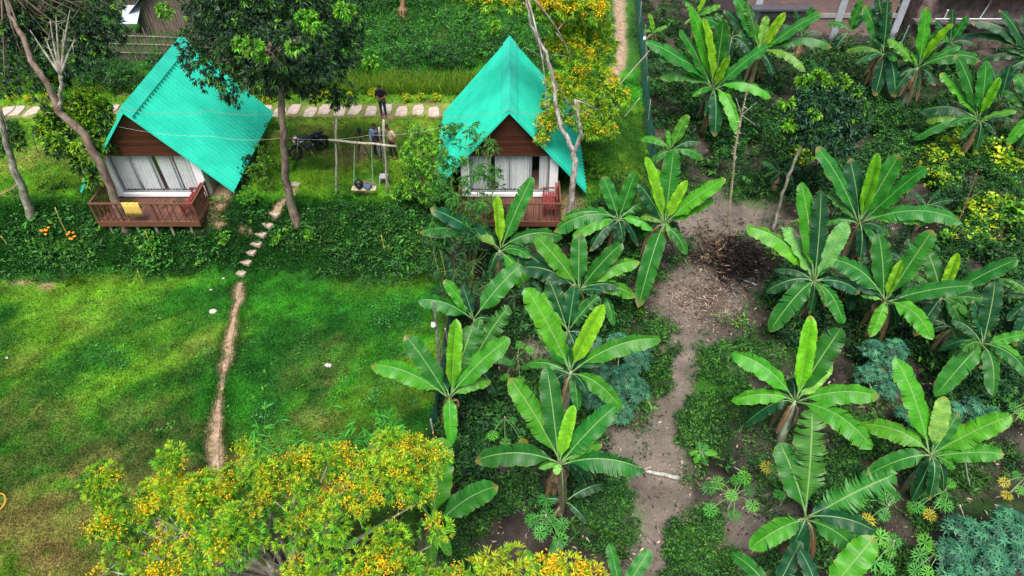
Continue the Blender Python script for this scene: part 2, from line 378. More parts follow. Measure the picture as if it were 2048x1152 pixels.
    soil = L3(soil, L3((.014, .08, .01), (.04, .16, .014), n2), np.clip(gg * sstep(.25, .6, n2 + gg * .2), 0, 1) * sstep(.25, .8, segdist(x, y, TRAIL) + (n2 - .5) * .8))
    burn = emask(x, y, 1465, 525, 55, 45, .6); soil = L3(soil, (.012, .011, .012), burn)
    c = L3(c, soil, g)
    for P, w in ((PATH1, .1), (PATH2, .2), (PATH3, .05)):
        m = 1 - sstep(w * .5, w * 2.6, segdist(x, y, P) + (n2 - .5) * .5); c = L3(c, L3((.26, .2, .12), (.42, .32, .24), n2), m)
    for e, s in (((735, 372, 26, 16), 1), ((442, 388, 26, 34), .95), ((400, 452, 25, 20), .3), ((285, 515, 14, 22), .5), ((440, 450, 16, 8), .7), ((485, 460, 7, 10), .8), ((500, 463, 5, 8), .8), ((45, 566, 28, 9), .7), ((92, 573, 16, 7), .7),
                 ((1165, 68, 22, 13), .9), ((890, 68, 36, 10), .6), ((775, 235, 22, 10), .8), ((225, 225, 30, 16), .7), ((440, 226, 16, 8), .6), ((720, 310, 22, 18), .35), ((770, 425, 10, 6), .6), ((250, 185, 30, 14), .6), ((1142, 410, 40, 30), .7)):
        m = s * emask(x, y, *e, soft=.6); c = L3(c, L3((.24, .16, .1), (.42, .3, .2), n2), m)
    return c
xs = np.concatenate([-36 - np.geomspace(.5, 900, 30)[::-1], np.arange(-36, 36.01, .13), 36 + np.geomspace(.5, 900, 30)])
ys = np.concatenate([5 - np.geomspace(.5, 200, 16)[::-1], np.arange(5, 50.01, .12), 50 + np.geomspace(.5, 1200, 30)])
X, Y = np.meshgrid(xs, ys); Z = T(X, Y)
core = (np.abs(X) < 36) & (Y > 5) & (Y < 50)
Z = Z + core * ((fbm(X, Y, .5, 71, 3) - .5) * .07 + garden(X, Y) * (fbm(X, Y, .6, 81, 4) - .45) * .22)
for P, w in ((PATH1, .3), (PATH2, .3)): Z = Z - .05 * (1 - sstep(w * .6, w * 1.6, segdist(X, Y, P)))
nx = len(xs); ny = len(ys); idx = np.arange(nx * ny).reshape(ny, nx)
Fq = np.stack([idx[:-1, :-1], idx[:-1, 1:], idx[1:, 1:], idx[1:, :-1]], -1).reshape(-1, 4)
t = NT('ground'); a = t.add('Attribute', attribute_name='tint').outputs['Color']; g = t.geo()
n1 = t.noise(16, 6, .75, g); n2 = t.noise(55, 4, .7, g); n3 = t.noise(3.2, 4, .6, g)
c = t.mix(1, a, t.ramp(n1, [(.3, (.6, .62, .6)), (.7, (1.4, 1.35, 1.3))]), 'MULTIPLY'); c = t.mix(1, c, t.ramp(n2, [(.3, (.7, .7, .7)), (.7, (1.3, 1.3, 1.3))]), 'MULTIPLY')
c = t.mix(1, c, t.ramp(n3, [(.3, (.85, .88, .85)), (.7, (1.15, 1.12, 1.1))]), 'MULTIPLY')
t.link(c, t.b.inputs['Base Color']); t.b.inputs['Roughness'].default_value = .95; t.b.inputs['Specular IOR Level'].default_value = .15; t.bump(n1, .7, .05)
tag(fastmesh('ground', np.stack([X, Y, Z], -1).reshape(-1, 3), Fq, t.m, tint=albedo(X, Y).reshape(-1, 3), smooth=True), kind='structure')
def TG(x, y):
    x = np.asarray(x, float); y = np.asarray(y, float)
    z = T(x, y) + (fbm(x, y, .5, 71, 3) - .5) * .07 + garden(x, y) * (fbm(x, y, .6, 81, 4) - .45) * .22
    return z
def GG(px, py, h=0.0):
    P = G(px, py, h); P = np.array(P); P[..., 2] = TG(P[..., 0], P[..., 1]) + h; return P
# trodden earth paths: low ragged strips just proud of the ground
def strip(name, P, w, c1, c2):
    D = [0]; 
    for a, b in zip(P[:-1], P[1:]): D.append(D[-1] + np.linalg.norm((b - a)[:2]))
    n = int(D[-1] / .12); s_ = np.linspace(0, D[-1], n); px = np.interp(s_, D, P[:, 0]); py = np.interp(s_, D, P[:, 1])
    k = np.ones(9) / 9; px[4:-4] = np.convolve(px, k, 'valid'); py[4:-4] = np.convolve(py, k, 'valid')
    tx = np.gradient(px); ty = np.gradient(py); l = np.hypot(tx, ty); nxx = -ty / l; nyy = tx / l
    V = []
    for q in (-1, -.5, 0, .5, 1):
        ww = w * (.75 + .7 * vn(s_, s_ * 0 + q * 9, .45, 5)) * q; xx = px + nxx * ww; yy = py + nyy * ww
        V.append(np.stack([xx, yy, TG(xx, yy) - .05 * (1 - abs(q) * .6) + .028 - .03 * (abs(q) == 1)], -1))
    V = np.stack(V, 1).reshape(-1, 3); ii = np.arange(n - 1)[:, None]; F = np.concatenate([np.concatenate([ii * 5 + q, ii * 5 + q + 1, (ii + 1) * 5 + q + 1, (ii + 1) * 5 + q], 1) for q in range(4)])
    tag(fastmesh(name, V, F, simple('path_earth_' + name, c1, .95, 0, .5, 3, .8, .1), None, smooth=True), kind='structure')
strip('footpath', PATH1, .085, (.3, .21, .15), None)
strip('footpath', PATH2, .17, (.46, .35, .28), None)

# grass blades
def blades(name, x, y, h, w, tint, lean=.5):
    n = len(x); z = TG(x, y); an = rng.uniform(0, 2 * math.pi, n); d = np.stack([np.cos(an), np.sin(an), np.zeros(n)], -1)
    B = np.stack([x, y, z - .01], -1); l = rng.normal(0, lean, (n, 2)); tip = B + np.stack([l[:, 0] * h, l[:, 1] * h, h], -1)
    V = np.stack([B - d * (w / 2)[:, None], B + d * (w / 2)[:, None], tip], 1).reshape(-1, 3)
    F = np.arange(3 * n).reshape(-1, 3); tag(fastmesh(name, V, F, M_GRASS, None, np.repeat(tint, 3, 0)), kind='stuff', label=None)
def px_uniform(n, x0, x1, y0, y1): return GG(rng.uniform(x0, x1, n), rng.uniform(y0, y1, n))
def grass_zone(name, n, box, h, w, keep, mul=1.15, var=.35, lean=.6, extra=None):
    P = px_uniform(n, *box); x, y = P[:, 0], P[:, 1]; k = keep(x, y); x, y = x[k], y[k]; n = len(x)
    al = albedo(x, y); earth = (al[:, 0] > al[:, 1] * 1.24); ok = ~earth | (rng.random(n) < .12); x, y, al = x[ok], y[ok], al[ok]; n = len(x)
    tint = np.clip(al * mul * (1 + rng.normal(0, var, (n, 1))), .004, .8); 
    yel = rng.random(n) < .10; tint[yel] = tint[yel] * [1.9, 1.35, 1.2]
    blades(name, x, y, h * rng.uniform(.5, 1.4, n), w * rng.uniform(.7, 1.4, n), tint, lean)
nogard = lambda x, y: (garden(x, y) < .5)
nopave = lambda x, y: nogard(x, y) & (segdist(x, y, PAVLINE) > .62)
grass_zone('lawn_grass', 215000, (-30, 900, 500, 1180), .085, .026, nogard)
grass_zone('lawn_grass', 110000, (-30, 1300, 225, 420), .09, .035, nopave)
grass_zone('bank_grass', 100000, (-30, 1000, 395, 610), .14, .035, lambda x, y: nogard(x, y) & (y + (fbm(x, y, 1.1, 7) - .5) * 2.4 + (fbm(x, y, .4, 9) - .5) * .8 > 20.3), .95)
grass_zone('verge_grass', 26000, (-30, 1300, 160, 240), .1, .05, nopave)
grass_zone('path_edge_grass', 30000, (380, 520, 560, 1000), .09, .026, lambda x, y: (segdist(x, y, PATH1) > .08) & (segdist(x, y, PATH1) + rng.random(len(x)) * .5 < .6))
grass_zone('garden_grass', 60000, (880, 2060, 300, 1160), .1, .03, lambda x, y: (garden(x, y) > .5) & (albedo(x, y)[:, 1] > .06) & (albedo(x, y)[:, 0] < .09))

# ---------------------------------------------------------------- far buildings
def building_left():
    y = 42.5; e = empty('tin_roofed_shed', (-27, 44, T(-27, 44)), 'long tin-roofed shed behind the dark tree at the far left', 'shed')
    MB().box(-38, -23.6, 43.2, 49, -.2, 2.0).build('wall', M_BWALL, e)
    roof = MB(); n = 46
    V = []; 
    for i in range(n + 1):
        x = -38.6 + 15.4 * i / n; dz = .05 * (i % 2)
        V += [(x, 42.4, 1.75 + dz), (x, 46.2, 3.6 + dz), (x, 50, 1.75 + dz)]
    roof.add(V, [(i * 3 + k, i * 3 + k + 1, i * 3 + 4 + k, i * 3 + 3 + k) for i in range(n) for k in (0, 1)])
    roof.build('roof', M_TIN, e)
def bamboo_mat():
    t = NT('split_bamboo'); o = t.geo(); mp = t.add('Mapping'); mp.inputs['Scale'].default_value = (14, 14, .8); t.link(o, mp.inputs[0]); n = t.noise(1, 5, .7, mp.outputs[0])
    t.link(t.ramp(n, [(.3, (.05, .035, .03)), (.52, (.2, .15, .125)), (.72, (.38, .31, .26))]), t.b.inputs['Base Color']); t.b.inputs['Roughness'].default_value = .9; t.bump(n, .8, .03); return t.m
M_BWALL = bamboo_mat()
def tin_mat():
    t = NT('weathered_tin'); o = t.geo(); n = t.noise(.9, 5, .7, o); t.link(t.ramp(n, [(.35, (.25, .12, .09)), (.5, (.42, .44, .5)), (.75, (.66, .7, .78))]), t.b.inputs['Base Color'])
    t.b.inputs['Roughness'].default_value = .45; t.b.inputs['Metallic'].default_value = .35; return t.m
M_TIN = tin_mat()
building_left()
def bamboo_hut():
    e = empty('bamboo_hut', (-19.5, 40.5, 0), 'bamboo-walled hut with a patched tin roof behind the left cabin', 'hut')
    w = MB()                                           # front gable wall, round canes
    for i in range(74):
        x = -22.1 + i * .07; top = 1.2 + 2.4 * (1 - abs(x + 19.5) / 2.7); w.tube([(x, 40.0 + random.uniform(-.02, .02), -.3), (x + random.uniform(-.03, .03), 40.0, top)], .034, 5)
    w.box(-22.1, -22.0, 40.05, 45, -.3, 1.2); w.box(-17.0, -16.9, 40.05, 45, -.3, 1.2); w.build('wall', M_BWALL, e)
    for s in (-1, 1):
        m = MB(); n = 30; V = []
        for i in range(n + 1):
            yy = 39.5 + 6 * i / n; dz = .04 * (i % 2); V += [(-19.5, yy, 3.75 + dz), (-19.5 + s * 3.3, yy, .85 + dz)]
        m.add(V, [(2 * i, 2 * i + 1, 2 * i + 3, 2 * i + 2) for i in range(n)]); m.build('roof', M_TIN, e)
    p = Wy(262, 38, 39.2); m = MB(); m.box(p[0] - .6, p[0] + .4, 38.9, 40.1, p[2] - .03, p[2]); m.v = [(v[0], v[1], v[2] + (v[1] - 39.2) * .5) for v in m.v]
    m.build('tin_patch', simple('tin_sheet', (.5, .55, .62), .4, .5), e)
bamboo_hut()
def bamboo_fence(a, b, label, h=1.9):
    A = G(*a); B = G(*b); e = empty('bamboo_fence', (A + B) / 2, label, 'fence'); n = int(np.linalg.norm(B - A) / .085); m = MB()
    for i in range(n):
        p = A + (B - A) * i / n + np.array([random.uniform(-.02, .02), random.uniform(-.05, .05), 0]); hh = h * random.uniform(.78, 1.05)
        m.tube([p - [0, 0, .2], p + [random.uniform(-.07, .07), random.uniform(-.05, .05), hh]], .028, 5)
    m.build('cane_panel', M_BWALL, e)
    for z in (.45, .95, 1.4):
        MB().tube([A + [0, -.08, z], (A + B) / 2 + [0, -.08, z + .06], B + [0, -.08, z]], .035, 6).build('rail', M_BWALL, e)
bamboo_fence((190, 118), (455, 128), 'weathered upright-cane fence in front of the bamboo hut')
bamboo_fence((-60, 128), (180, 112), 'weathered upright-cane fence below the long tin roof at the far left')
def brick_mat():
    t = NT('brickwork'); o = t.obj(); s_ = t.add('SeparateXYZ'); t.link(o, s_.inputs[0]); cb = t.add('CombineXYZ'); t.link(s_.outputs[0], cb.inputs[0]); t.link(s_.outputs[2], cb.inputs[1])
    b = t.add('TexBrick'); t.link(cb.outputs[0], b.inputs['Vector']); b.inputs['Color1'].default_value = (.2, .08, .06, 1); b.inputs['Color2'].default_value = (.3, .14, .11, 1); b.inputs['Mortar'].default_value = (.25, .21, .21, 1)
    b.inputs['Scale'].default_value = 1; b.inputs['Brick Width'].default_value = .26; b.inputs['Row Height'].default_value = .085; b.inputs['Mortar Size'].default_value = .014
    n = t.noise(1.3, 5, .7, o); c = t.mix(t.ramp(n, [(.45, (0, 0, 0)), (.62, (.75, .75, .75))]), b.outputs['Color'], (.16, .145, .16))
    t.link(c, t.b.inputs['Base Color']); t.b.inputs['Roughness'].default_value = .9; t.bump(b.outputs['Fac'], -.5, .01); return t.m
M_BRICK = brick_mat()
M_DIRTY = simple('dirty_render', (.12, .1, .105), .9, 0, .45, 1.6, .4)
def brick_house():
    y = 39.2; x0 = float(Wy(1480, 60, y)[0]); x1 = float(Wy(1778, 60, y)[0]); gz = float(T(18, y))
    e = empty('brick_building', ((x0 + x1) / 2, y, gz), 'unfinished red brick building with pale concrete columns, behind the banana plants', 'building')
    MB().box(x0, x1, y, y + 7, gz - .3, 3.4).build('wall', M_BRICK, e)
    for px in (1499, 1662, 1780):
        x = float(Wy(px, 80, y)[0]); MB().box(x - .2, x + .2, y - .12, y - .003, gz - .3, 3.5).build('column', M_COLUMN, e)
    MB().box(x0 - .1, x1 + .1, y - .07, y - .004, 1.25, 1.5).build('beam', M_CONC, e)
    MB().box(x0 - .1, x1 + .1, y - .09, y - .005, gz - .3, gz + .55).build('plinth', M_DIRTY, e)
    MB().box(x0 - .5, x1 + .4, y - .5, y + 7.3, 3.4, 3.6).build('roof', M_CONC, e)
    m = MB().box(Wy(1500, 0, y)[0], Wy(1625, 0, y)[0], y - .9, y - .13, 1.95, 2.05); m.build('awning', simple('dark_sheet', (.1, .1, .12), .5, .3), e)
M_COLUMN = simple('pale_column', (.36, .38, .44), .8, 0, .2, 3, .2)
brick_house()
M_OLDWALL = simple('stained_block_wall', (.15, .105, .1), .9, 0, .7, 2.2, .6)
def block_house():
    y = 38.6; x0 = float(Wy(1822, 60, y)[0]); x1 = x0 + 9.5; gz = float(T(26, y)); zt = float(Wy(1940, 22, y)[2])
    e = empty('block_building', ((x0 + x1) / 2, y, gz), 'flat-roofed brown block building with a water pipe on its concrete ledge', 'building')
    MB().box(x0, x1, y, y + 7, gz - .3, zt + .9).build('wall', M_OLDWALL, e)
    z2 = float(Wy(1920, 36, y)[2]); MB().box(x0 - .2, x1 - 3.5, y - .55, y - .004, z2 - .14, z2).build('ledge', M_DIRTY, e)
    MB().box(x0 + .8, x1 + .3, y - .7, y + 7.3, zt + .9, zt + 1.08).build('roof_slab', simple('dark_slab', (.13, .13, .16), .7), e)
    p = MB(); zz = z2 + .09; p.tube([(x0 + .9, y - .35, zz), (x0 + 4.8, y - .35, zz)], .035, 6); p.tube([(x0 + 3.4, y - .35, zz), (x0 + 3.6, y - .3, zz + .9), (x0 + 3.6, y - .3, zt + 1.2)], .03, 6)
    p.tube([(x0 + 1.4, y - .35, zz), (x0 + 1.4, y - .35, zz + .45)], .03, 6); p.ell((x0 + 1.4, y - .35, zz + .48), (.07, .07, .05), 8, 5); p.build('water_pipe', simple('pvc_pipe', (.7, .72, .75), .4), e)
    MB().box(x0 + 2.6, x0 + 3.4, y - .03, y + .1, .45, .8).build('vent_opening', M_DARK, e)
    MB().tube([(x0 - .5, y - .5, z2 - .2), (x0 - .75, y - .8, gz)], .03, 6).build('drain_pipe', simple('green_pipe', (.1, .3, .25), .5), e)
block_house()

# ---------------------------------------------------------------- cabins
def house(cx, label):
    e = empty('cabin', (cx, 23.3, 0), label, 'cabin', 'teal-roofed wooden cabins')
    yF, yB = 23.05, 29.4; HW, ZR, ZE = 3.15, 4.2, .56; bx = lambda m, *a: m.box(cx + a[0], cx + a[1], *a[2:])
    for s in (-1, 1):                                   # ribbed metal roof slopes
        n = 25; V = []; F = []; k = 0; prof = [(0, 0), (.74, 0), (.78, .08), (.93, .08), (.97, 0)]
        nv = np.array([s * (ZR - ZE), 0, HW]); nv = nv / np.linalg.norm(nv); ys_ = []
        for i in range(n):
            for (u, h) in prof: ys_.append((yF + (yB - yF) * (i + u) / n, h))
        ys_.append((yB, 0))
        for (yy, h) in ys_:
            a = np.array([cx, yy, ZR]) + nv * h; b = np.array([cx + s * HW, yy, ZE]) + nv * h; V += [a, b, a - nv * .03 - nv * h, b - nv * .03 - nv * h]
        for i in range(len(ys_) - 1):
            q = 4 * i; F += [(q, q + 1, q + 5, q + 4), (q + 2, q + 6, q + 7, q + 3), (q + 1, q + 3, q + 7, q + 5)]
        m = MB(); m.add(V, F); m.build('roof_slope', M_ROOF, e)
    r = MB()                                            # ridge cap and barge trims
    sl = (ZR - ZE) / HW; w = .3
    r.extr([(cx - w, yF - .03, ZR + .0 - w * sl), (cx, yF - .03, ZR + .07), (cx + w, yF - .03, ZR + .0 - w * sl), (cx + w, yF - .03, ZR + .17 - w * sl), (cx, yF - .03, ZR + .2), (cx - w, yF - .03, ZR + .17 - w * sl)], (0, yB - yF + .06, 0))
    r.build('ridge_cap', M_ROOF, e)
    for s in (-1, 1):
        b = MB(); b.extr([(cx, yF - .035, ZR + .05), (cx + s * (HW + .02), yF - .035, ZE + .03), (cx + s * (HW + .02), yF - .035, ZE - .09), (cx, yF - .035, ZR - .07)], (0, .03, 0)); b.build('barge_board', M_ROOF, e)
    g = MB(); y0 = 23.32
    g.extr([(cx - 1.69, y0, 2.105), (cx + 1.69, y0, 2.105), (cx + .02, y0, ZR - .1), (cx - .02, y0, ZR - .1)], (0, .08, 0)); gb = g.build('gable', M_GABLE, e)
    # walls
    for s in (-1, 1):
        m = MB(); m.extr([(cx + s * 1.64, 23.3, .12), (cx + s * 1.98, 23.3, .12), (cx + s * 1.98, 23.3, 1.83), (cx + s * 1.73, 23.3, 2.1), (cx + s * 1.64, 23.3, 2.1)], (0, .32, 0)); m.build('front_pillar', M_WHITE, e)
        m = MB(); bx(m, *( (1.90, 1.98) if s > 0 else (-1.98, -1.90) ), 23.63, 29.0, .12, 1.8); m.build('side_wall', simple('plank_wall', (.42, .36, .32), .8), e)
    m = MB(); bx(m, -1.98, 1.98, 28.95, 29.05, .12, 1.8); m.extr([(cx - 1.8, 28.95, 1.801), (cx + 1.8, 28.95, 1.801), (cx, 28.95, ZR - .2)], (0, .1, 0)); m.build('back_wall', M_GABLE, e)
    m = MB(); bx(m, -1.64, 1.64, 23.28, 23.5, .12, .26); m.build('sill', M_WHITE, e)
    m = MB(); bx(m, -1.9, 1.9, 23.5, 28.95, -.02, .12); m.build('floor', simple('room_floor', (.3, .22, .16), .7), e)
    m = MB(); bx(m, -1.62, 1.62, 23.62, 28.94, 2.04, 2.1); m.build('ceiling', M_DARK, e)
    bed = MB(); bx(bed, -.5, .9, 25.4, 27.4, .12, .55); bed.build('bed', simple('bed_cover', (.25, .25, .28), .9), e)
    m = MB(); bx(m, -.12, 0, 23.60, 23.63, .26, 2.04)
    f = MB(); bx(f, -1.64, 1.64, 23.40, 23.46, 2.02, 2.1); bx(f, -1.64, 1.64, 23.40, 23.46, .26, .31)
    for x in (-1.62, -.85, -.03, .8, 1.57): bx(f, x, x + .05, 23.41, 23.45, .31, 2.02)
    wf = f.build('window_frame', M_GREYF, e)
    m = MB(); bx(m, -1.6, 1.6, 23.425, 23.431, .32, 2.01); m.build('pane', M_GLASS, wf)
    return e, bx
def curtain(cx, x0, x1, e, top_shift=0.0, seed=0):
    r_ = random.Random(seed); n = int((x1 - x0) / .018); V = []; ph = r_.random() * 9
    rows = 7
    for j in range(rows):
        z = 2.02 - 1.70 * j / (rows - 1); sp_ = 1 - .04 * j / rows
        for i in range(n + 1):
            u = i / n; x = x0 + (x1 - x0) * u * sp_ + top_shift * (1 - j / (rows - 1))
            V.append((cx + x, 23.56 + .032 * math.sin(x * 46 + ph + .5 * math.sin(x * 7 + j * .3)) * (.6 + .12 * j) + .012 * math.sin(x * 120), z))
    m = MB(); m.add(V, [(j * (n + 1) + i, j * (n + 1) + i + 1, (j + 1) * (n + 1) + i + 1, (j + 1) * (n + 1) + i) for j in range(rows - 1) for i in range(n)])
    m.build('curtain', M_CURT, e, smooth=True)
def deck(cx, e, bx, fl):
    y0, y1 = 21.65, 23.27; hw = 2.02
    for i in range(27):
        m = None
    d = MB(); bx(d, -hw, hw, y0, y1, .0, .08); d.build('deck_floor', M_DECK, e)
    d = MB(); bx(d, -hw - .03, hw + .03, y0 - .05, y0 - .004, -.14, .1); bx(d, -hw - .03, -hw - .003, y0 - .004, y1, -.14, .1); bx(d, hw + .003, hw + .03, y0 - .004, y1, -.14, .1); d.build('deck_skirt', M_RAIL, e)
    for k, x in enumerate((-1.75, -1.25, -.62, .1, .72, 1.55)):
        z = float(T(cx + x, y0 + .15)); m = MB(); m.tube([(cx + x, y0 + .12, -.01), (cx + x + random.uniform(-.05, .05), y0 + .1, z - .25)], .055, 7); m.build('stilt', M_POLE, e)
        z = float(T(cx + x, y1 - .3)); 
    for x in (-1.9, 0, 1.9):
        z = float(T(cx + x, 23)) - .3; m = MB(); bx(m, x - .08, x + .08, 22.9, 23.06, z - .2, -.01); m.build('stilt', M_CONC, e)
    h = .95; r = MB(); bx(r, -hw - .03, hw + .03, y0 - .06, y0 + .03, h, h + .05); r.build('front_rail', M_RAIL, e)
    for x in (-hw, -1.02, .38, hw):
        m = MB(); bx(m, x - .035, x + .035, y0 - .02, y0 + .045, .08, h - .001); m.build('rail_post', M_RAIL, e)
    m = MB()
    for x in (-1.8, -1.6, -1.42, -1.24, -.7, .62, .95, 1.18, 1.5, 1.68, 1.84): m = MB(); bx(m, x - .015, x + .015, y0 - .01, y0 + .02, .08, h - .002); m.build('baluster', M_RAIL, e)
    for s in (-1, 1):
        sx = s * hw; m = MB(); bx(m, sx - .035, sx + .035, y0 + .045, y1 - .1, h, h + .05); bx(m, sx - .03, sx + .03, y1 - .16, y1 - .1, .08, h - .001)
        k = 9
        for i in range(k):
            yy = y0 + .2 + i * .15; bx(m, sx - .012, sx + .012, yy, yy + .05, .08, h - .002)
        m.build('side_rail', M_RAIL, e)
def bench(cx, label):
    e = empty('bench', (cx + 1.65, 22.4, .08), label, 'bench'); b = lambda m, *a: m.box(cx + a[0], cx + a[1], *a[2:])
    m = MB()
    for i in range(5): x = 1.38 + i * .095; b(m, x, x + .075, 21.9, 23.1, .48, .51)
    m.build('seat', M_BENCH, e)
    m = MB(); 
    for i in range(9): yy = 21.92 + i * .135; b(m, 1.88, 1.91, yy, yy + .1, .53, .92)
    b(m, 1.865, 1.925, 21.9, 23.1, .921, .97); m.build('backrest', M_BENCH, e)
    m = MB(); b(m, 1.36, 1.38, 21.92, 23.08, .36, .475); m.build('apron', M_BENCH, e)
    for x in (1.38, 1.8):
        for yy in (21.92, 23.02): m = MB(); b(m, x, x + .06, yy, yy + .06, .082, .478); m.build('leg', M_BENCH, e)
    for yy in (21.9, 23.04): m = MB(); b(m, 1.36, 1.86, yy, yy + .06, .7, .735); b(m, 1.38, 1.43, yy + .005, yy + .055, .512, .699); m.build('armrest', M_BENCH, e)
e1, bx1 = house(-14.62, 'left cabin with teal metal roof, deck on stilts and towel on its rail')
deck(-14.62, e1, bx1, 1)
for k, (a, b, s) in enumerate(((-1.6, -.92, 0), (-.84, .1, -.06), (.22, .9, -.03), (.9, 1.6, 0))): curtain(-14.62, a, b, e1, s, k)
bench(-14.62, 'maroon slatted bench on the deck of the left cabin')
e2, bx2 = house(-.1, 'right cabin with teal metal roof, seen ridge-on behind bamboo and banana leaves')
deck(-.1, e2, bx2, 1)
for k, (a, b, s) in enumerate(((-1.6, -.75, 0), (-.6, .25, 0), (.22, .92, 0), (1.22, 1.6, 0))): curtain(-.1, a, b, e2, s, k + 9)
bench(-.1, 'maroon slatted bench on the deck of the right cabin')
# towel
m = MB(); V = []; nx_ = 14; prof = [(-.02, .55), (-.045, .8), (-.06, .99), (-.02, 1.022), (.03, 1.02), (.055, .98), (.05, .75)]
prof = [(-.085, .42), (-.09, .62), (-.085, .82), (-.07, .985), (-.03, 1.02), (.01, 1.02), (.045, .98), (.05, .72)]
for j, (dy, z) in enumerate(prof):
    for i in range(nx_ + 1):
        u = i / nx_; V.append((-15.0 - .35 + .68 * u + .02 * math.sin(j), 21.65 + dy + .012 * math.sin(u * 17 + j * .6), z + .015 * math.sin(u * 5) * (j in (0, 7))))
m.add(V, [(j * (nx_ + 1) + i, j * (nx_ + 1) + i + 1, (j + 1) * (nx_ + 1) + i + 1, (j + 1) * (nx_ + 1) + i) for j in range(len(prof) - 1) for i in range(nx_)])
o = m.build('towel', M_TOWEL, smooth=True, origin=(-15, 21.65, 1)); tag(o, 'yellow towel hung over the front rail of the left deck', 'towel')
o.modifiers.new('solid', 'SOLIDIFY').thickness = .01
# black cable crate / heap behind the left cabin side, pavers, steps
random.seed(3)
src = None
xs_p = [-24, 11, 35, 65, 96, 127, 158, 190, 222, 441, 530, 560, 589, 621, 650, 680, 711, 743, 773, 804, 836, 868]
for i, px in enumerate(xs_p):
    py = 222 + (2 if i % 2 else -2) + random.uniform(-1, 1); P = G(px, py)
    pl = [(-.27, -.5), (.25, -.48), (.29, .1), (.2, .52), (-.22, .5), (-.3, .05)]; a = random.uniform(-.12, .12)
    pl = [((x * math.cos(a) - y * math.sin(a)) * random.uniform(.9, 1.1), (x * math.sin(a) + y * math.cos(a)) * random.uniform(.9, 1.08)) for x, y in pl]
    m = MB(); m.prism(pl, -.06, .03, .98); z = float(TG(P[0], P[1])); o = m.build('paving_slab', M_PAVER, bevel=.01); o.location = (P[0], P[1], z + .012)
    tag(o, 'pale stepping slab laid in the grass of the straight path', 'paving slab', 'stepping slabs of the straight path')
M_STEPS = simple('step_stone', (.36, .29, .23), .9, 0, .25, 5, .4); n_st = 0
for (px, py) in ((592, 370), (549, 428), (535, 450), (521, 469), (513, 488), (503, 505), (492, 525), (483, 547)):
    P = G(px, py); a = -.35 + random.uniform(-.15, .15); w = random.uniform(.19, .27)
    pl = [(-w, -.12), (w * .9, -.14), (w, .12), (-w * .8, .15)]; pl = [(x * math.cos(a) - y * math.sin(a), x * math.sin(a) + y * math.cos(a)) for x, y in pl]
    m = MB(); m.prism(pl, -.12, .02, .96); o = m.build('step', M_STEPS, bevel=.012); o.location = (P[0], P[1], P[2] + .05)
    tag(o, ('topmost', 'second highest', 'third from the top', 'fourth from the top', 'fifth from the top', 'third lowest', 'second lowest', 'lowest')[n_st] + ' of the small stone steps set into the grassy bank', 'step', 'stone steps down the bank'); n_st += 1
